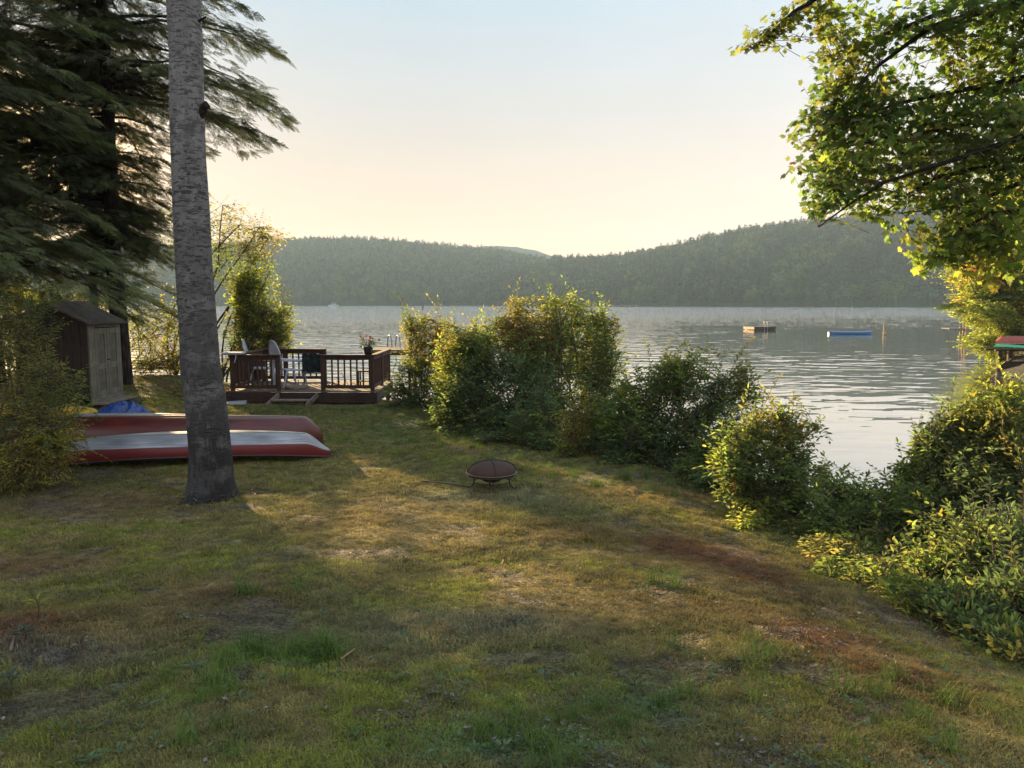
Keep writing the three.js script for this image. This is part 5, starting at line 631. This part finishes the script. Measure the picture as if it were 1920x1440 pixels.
// ------------------------------------------------------------------ grass, moss and litter
{
  const tuft = (seed, n, h, spread, w) => { const r = rngOf(seed), p = []; for (let k = 0; k < n; k++) { const a = r() * 6.283, b = r() * 6.283, x = Math.cos(b) * spread * r(), z = Math.sin(b) * spread * r(), L = h * (.45 + .75 * r()), lean = .3 + .9 * r(), dx = Math.cos(a) * lean * L, dz = Math.sin(a) * lean * L, wx = -Math.sin(a) * w, wz = Math.cos(a) * w; const m = [x + dx * .4, L * .62, z + dz * .4], t = [x + dx, L * (1 - .28 * lean), z + dz]; p.push(x - wx, 0, z - wz, x + wx, 0, z + wz, m[0] + wx * .7, m[1], m[2] + wz * .7, x - wx, 0, z - wz, m[0] + wx * .7, m[1], m[2] + wz * .7, m[0] - wx * .7, m[1], m[2] - wz * .7, m[0] - wx * .7, m[1], m[2] - wz * .7, m[0] + wx * .7, m[1], m[2] + wz * .7, ...t); } const g = new THREE.BufferGeometry(); g.setAttribute('position', new THREE.Float32BufferAttribute(p, 3)); g.computeVertexNormals(); return g; };
  const G = [tuft(1, 9, .042, .05, .0026), tuft(2, 12, .026, .06, .0038), tuft(3, 7, .055, .04, .0022)], grassMat = new THREE.MeshPhysicalMaterial({ color: 0xffffff, roughness: .9, transmission: .3, thickness: 0, specularIntensity: .35 });
  const r = rngOf(500), sets = G.map(() => [[], []]), c = [0, 0, 0], q = new THREE.Quaternion(), e = new THREE.Euler(); let tries = 0, made = 0;
  while (made < 290000 && tries < 900000) {
    tries++; const D = 1.9 + 19 * Math.pow(r(), 1.75), X = (r() * 2 - 1) * (.74 * D + .8), z = -D; if (X > 4.4 || X < -13) continue; const s = shoreDist(X, z); if (s < .7) continue;
    if (z < DF + .3 && X > DX0 - .1 && X < DX1 + .1) continue;
    const bare = fbm(X * 1.9 + 40, z * 1.9 + 8, 4), thin = Math.max(sstep(.56, .70, bare), sstep(-6.2, -8.5, X) * .8); if (r() < thin * .85) continue;
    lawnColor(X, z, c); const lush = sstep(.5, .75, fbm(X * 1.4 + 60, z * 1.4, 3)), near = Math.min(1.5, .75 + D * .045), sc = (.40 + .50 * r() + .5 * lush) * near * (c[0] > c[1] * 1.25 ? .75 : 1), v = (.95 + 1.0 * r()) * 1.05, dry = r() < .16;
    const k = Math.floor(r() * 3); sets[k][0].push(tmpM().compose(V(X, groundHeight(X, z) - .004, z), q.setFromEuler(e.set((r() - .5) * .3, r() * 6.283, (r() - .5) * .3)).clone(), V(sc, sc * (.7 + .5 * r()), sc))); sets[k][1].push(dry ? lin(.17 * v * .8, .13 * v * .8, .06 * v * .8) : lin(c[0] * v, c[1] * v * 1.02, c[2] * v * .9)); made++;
  }
  const root = new THREE.Group(); root.name = numbered('grass'); scene.add(root); stuff(root, 'short uneven grass and moss of the lawn', 'grass');
  sets.forEach(([m, cc], k) => stuff(copies('blades', G[k], grassMat, m, cc, root)));
  // longer fresh tufts
  const L = [tuft(11, 46, .17, .11, .0026), tuft(12, 40, .14, .10, .0024)], lm = [[], []], lc = [[], []];
  const spots = [[590, 1232, 12, .22], [470, 1228, 10, .25], [520, 1110, 6, .3], [370, 1310, 7, .25], [960, 1395, 14, .5], [1240, 1100, 6, .3], [1330, 1240, 6, .4], [1620, 1340, 10, .5], [430, 1420, 5, .3], [1190, 1340, 8, .4], [1060, 890, 26, 1.2], [960, 868, 22, .8], [1200, 905, 20, .9], [840, 830, 20, 1.2], [1760, 1330, 8, .4], [660, 770, 12, .8]];
  for (const [px, py, n, sp] of spots) { const p = gp(px, py); for (let j = 0; j < n; j++) { const x = p.x + (r() + r() - 1) * sp, z = p.z + (r() + r() - 1) * sp, k = j % 2, s = .5 + .5 * r(); if (shoreDist(x, z) < .3) continue; lm[k].push(tmpM().compose(V(x, groundHeight(x, z) - .004, z), q.setFromEuler(e.set(0, r() * 6.283, 0)).clone(), V(s, s, s))); const v = .8 + .5 * r(); lc[k].push(lin(.085 * v, .14 * v, .024 * v)); } }
  const tr = new THREE.Group(); tr.name = numbered('tall_grass'); scene.add(tr); stuff(tr, 'fresh green tufts of longer grass scattered over the lawn', 'grass'); L.forEach((g, k) => stuff(copies('blades', g, grassMat, lm[k], lc[k], tr)));
  // low broad-leaved weeds
  const wm = [], wc = []; for (let j = 0; j < 1500; j++) { const D = 2.2 + 9 * Math.pow(r(), 1.6), X = (r() * 2 - 1) * .7 * D, z = -D; if (X > 3 || fbm(X * 1.2 + 9, z * 1.2 + 3, 3) < .47) continue; const y = groundHeight(X, z), nl = 4 + Math.floor(r() * 5), sz = .014 + .022 * r() * r(); for (let k = 0; k < nl; k++) { const a = r() * 6.283; wm.push(leafMatrix(V(X + Math.cos(a) * sz * .4, y + .012 + .02 * r(), z + Math.sin(a) * sz * .4), V(Math.cos(a), .3 + .2 * r(), Math.sin(a)), V((r() - .5) * .3, 1, (r() - .5) * .3).normalize(), sz * (.8 + .5 * r()))); const v = .8 + .5 * r(); wc.push(lin(.085 * v, .125 * v, .06 * v)); } }
  stuff(copies('weeds', LEAF.oval, lowMat, wm, wc), 'small broad-leaved weeds flat in the lawn', 'weeds');
  // fallen leaves and dry bits
  const fm = [], fc = []; for (let j = 0; j < 20000; j++) { const D = 2 + 14 * Math.pow(r(), 1.5), X = (r() * 2 - 1) * (.72 * D), z = -D, w = Math.max(.10, sstep(-1.5, -6, X), sstep(.55, .7, fbm(X * .9, z * .9 + 30, 3)), 1 - Math.hypot(X + 3.7, z + 9) / 1.5); if (X > 3.6 || r() > w || shoreDist(X, z) < .6) continue; const a = r() * 6.283; fm.push(leafMatrix(V(X, groundHeight(X, z) + .008 + .018 * r(), z), V(Math.cos(a), (r() - .5) * .6, Math.sin(a)), V((r() - .5) * 1.1, 1, (r() - .5) * 1.1).normalize(), .018 + .034 * r() * r())); const t = r(), v = .7 + .7 * r(); fc.push(t < .5 ? lin(.10 * v, .062 * v, .035 * v) : t < .8 ? lin(.05 * v, .036 * v, .028 * v) : lin(.15 * v, .135 * v, .115 * v)); }
  stuff(copies('fallen_leaves', LEAF.far, new THREE.MeshStandardMaterial({ color: 0xffffff, roughness: .7 }), fm, fc), 'dry brown and grey leaf litter strewn over the lawn', 'leaf litter');
  // rough cover along the bank, under the shrubs
  const bm = [], bc = []; for (let j = 0; j < 26000; j++) { const t = r(), seg = [[-2.4, -18.2], [-1, -15], [.6, -13], [2.4, -11.2], [3.2, -8.8], [3.5, -7], [3.6, -5.4], [3.4, -3.6], [3.4, -2]], f = t * (seg.length - 1.001), i = Math.floor(f), x = lerp(seg[i][0], seg[i + 1][0], f - i) + (r() + r() + r() - 1.3) * .62, z = lerp(seg[i][1], seg[i + 1][1], f - i) + (r() - .5) * 1.2, sd = shoreDist(x, z); if (sd < .05) continue; const a = r() * 6.283, h = r() * r() * .22; bm.push(leafMatrix(V(x, groundHeight(x, z) + .01 + h, z), V(Math.cos(a), .5 * r(), Math.sin(a)), V((r() - .5) * .9, 1, (r() - .5) * .9).normalize(), .025 + .035 * r())); const v = .6 + .8 * r(), u = r(); bc.push(u < .2 ? lin(.15 * v, .06 * v, .025 * v) : u < .5 ? lin(.10 * v, .10 * v, .03 * v) : lin(.055 * v, .085 * v, .035 * v)); }
  stuff(copies('ground_cover', LEAF.far, lowMat, bm, bc), 'low leafy ground cover along the foot of the shoreline shrubs', 'ground cover');
  // the same leafy cover under the left-hand trees
  const um = [], uc = []; for (let j = 0; j < 9000; j++) { const x = -4.6 - 7.5 * Math.pow(r(), .8), z = -8.2 - 5 * r(); if (x > -5.2 && z > -9.6) continue; const dns = sstep(-4.8, -7.2, x + (z + 10) * .35); if (r() > dns) continue; const a = r() * 6.283; um.push(leafMatrix(V(x, groundHeight(x, z) + .01 + .1 * r() * r(), z), V(Math.cos(a), .5 * r(), Math.sin(a)), V((r() - .5), 1, (r() - .5)).normalize(), .025 + .035 * r())); const v = .6 + .8 * r(); uc.push(r() < .45 ? lin(.075 * v, .05 * v, .03 * v) : lin(.06 * v, .085 * v, .03 * v)); }
  stuff(copies('ground_cover', LEAF.far, lowMat, um, uc), 'low leaves and litter under the left-hand shrub', 'ground cover');
}
{ const r = rngOf(808), m = [], c = [], X = at(397, 935, 9.1).x; for (let k = 0; k < 420; k++) { const a = r() * 6.283, q = .27 + .22 * r() * r(), x = X + Math.cos(a) * q, z = -9.1 + Math.sin(a) * q, b = r() * 6.283, v = .6 + .8 * r(); m.push(leafMatrix(V(x, groundHeight(x, z) + .01 + .09 * r() * r(), z), V(Math.cos(b), .6 * r(), Math.sin(b)), V(r() - .5, 1, r() - .5).normalize(), .025 + .03 * r())); c.push(r() < .5 ? lin(.05 * v, .075 * v, .035 * v) : r() < .8 ? lin(.11 * v, .07 * v, .04 * v) : lin(.25 * v, .22 * v, .19 * v)); } stuff(copies('ground_cover', LEAF.far, lowMat, m, c), 'small dark leaves and litter around the foot of the birch', 'ground cover'); }
function lowTint(c) { const k = 'low' + c.map((v) => v.toFixed(3)).join(); return tintSet[k] ??= Object.assign(lowMat.clone(), { color: lin(...c) }); }
function seedling(label, px, py, h, n, len, tint, seed) { len *= .8; const p = gp(px, py), r = rngOf(seed), root = thing('seedling', label, 'plant', [p.x, groundHeight(p.x, p.z) - .01, p.z]); new MB().tube([V(0, 0, 0), V(.01, h * .6, 0), V(0, h, .01)], .003, 5).build('stem', twigMat, root); for (let k = 0; k < n; k++) { const a = k * 2.4 + r(), y = h * (.55 + .45 * k / n), v = .85 + .3 * r(), m = mesh('leaf', LEAF.narrow, lowTint(tint.map((c) => c * (k % 3 === 0 ? 1.1 : .95))), root); m.applyMatrix4(leafMatrix(V(0, y, 0), V(Math.cos(a), .15 + .4 * r(), Math.sin(a)), V(-Math.cos(a) * .3, 1, -Math.sin(a) * .3).normalize(), len * v)); } }
seedling('small bright yellow seedling at the left edge of the lawn', 72, 1165, .16, 9, .11, [.22, .22, .03], 1);
seedling('small bright yellow seedling below the end of the white canoe', 146, 920, .12, 9, .10, [.22, .24, .03], 2);
seedling('low dark leafy weed at the left edge below the yellow seedling', 48, 1210, .10, 12, .10, [.05, .075, .045], 3);
seedling('dark leafy weed at the left edge, lower down', 20, 1310, .12, 10, .09, [.05, .07, .05], 4);
seedling('pale leafy weed flat in the lawn left of the fresh grass tufts', 365, 1262, .04, 7, .10, [.10, .13, .085], 5);
{ const mk = (label, x0, y0, x1, y1, rr, m) => { const a = gp(x0, y0), b = gp(x1, y1), o = new MB(); const q = b.clone().sub(a); o.tube([V(0, 0, 0), q.clone().multiplyScalar(.5).add(V(.01, .015, .01)), q.clone().setY(groundHeight(b.x, b.z) - groundHeight(a.x, a.z))], [rr, rr * .8, rr * .5], 6); const s = o.build('stick', m); s.position.set(a.x, groundHeight(a.x, a.z) + .022, a.z); tag(s, label, 'stick'); };
  mk('short pale stick in the grass right of the fresh tufts', 640, 1243, 666, 1226, .006, M.pale); mk('pale twig at the left edge under the dark weed', 20, 1232, 28, 1205, .008, M.weathered); mk('dry fallen branch on the ground under the left shrub', 10, 925, 100, 905, .012, M.weathered); mk('tiny pale chip of wood in the lawn middle', 940, 1064, 943, 1056, .006, M.pale); }
renderer.render(scene, camera);
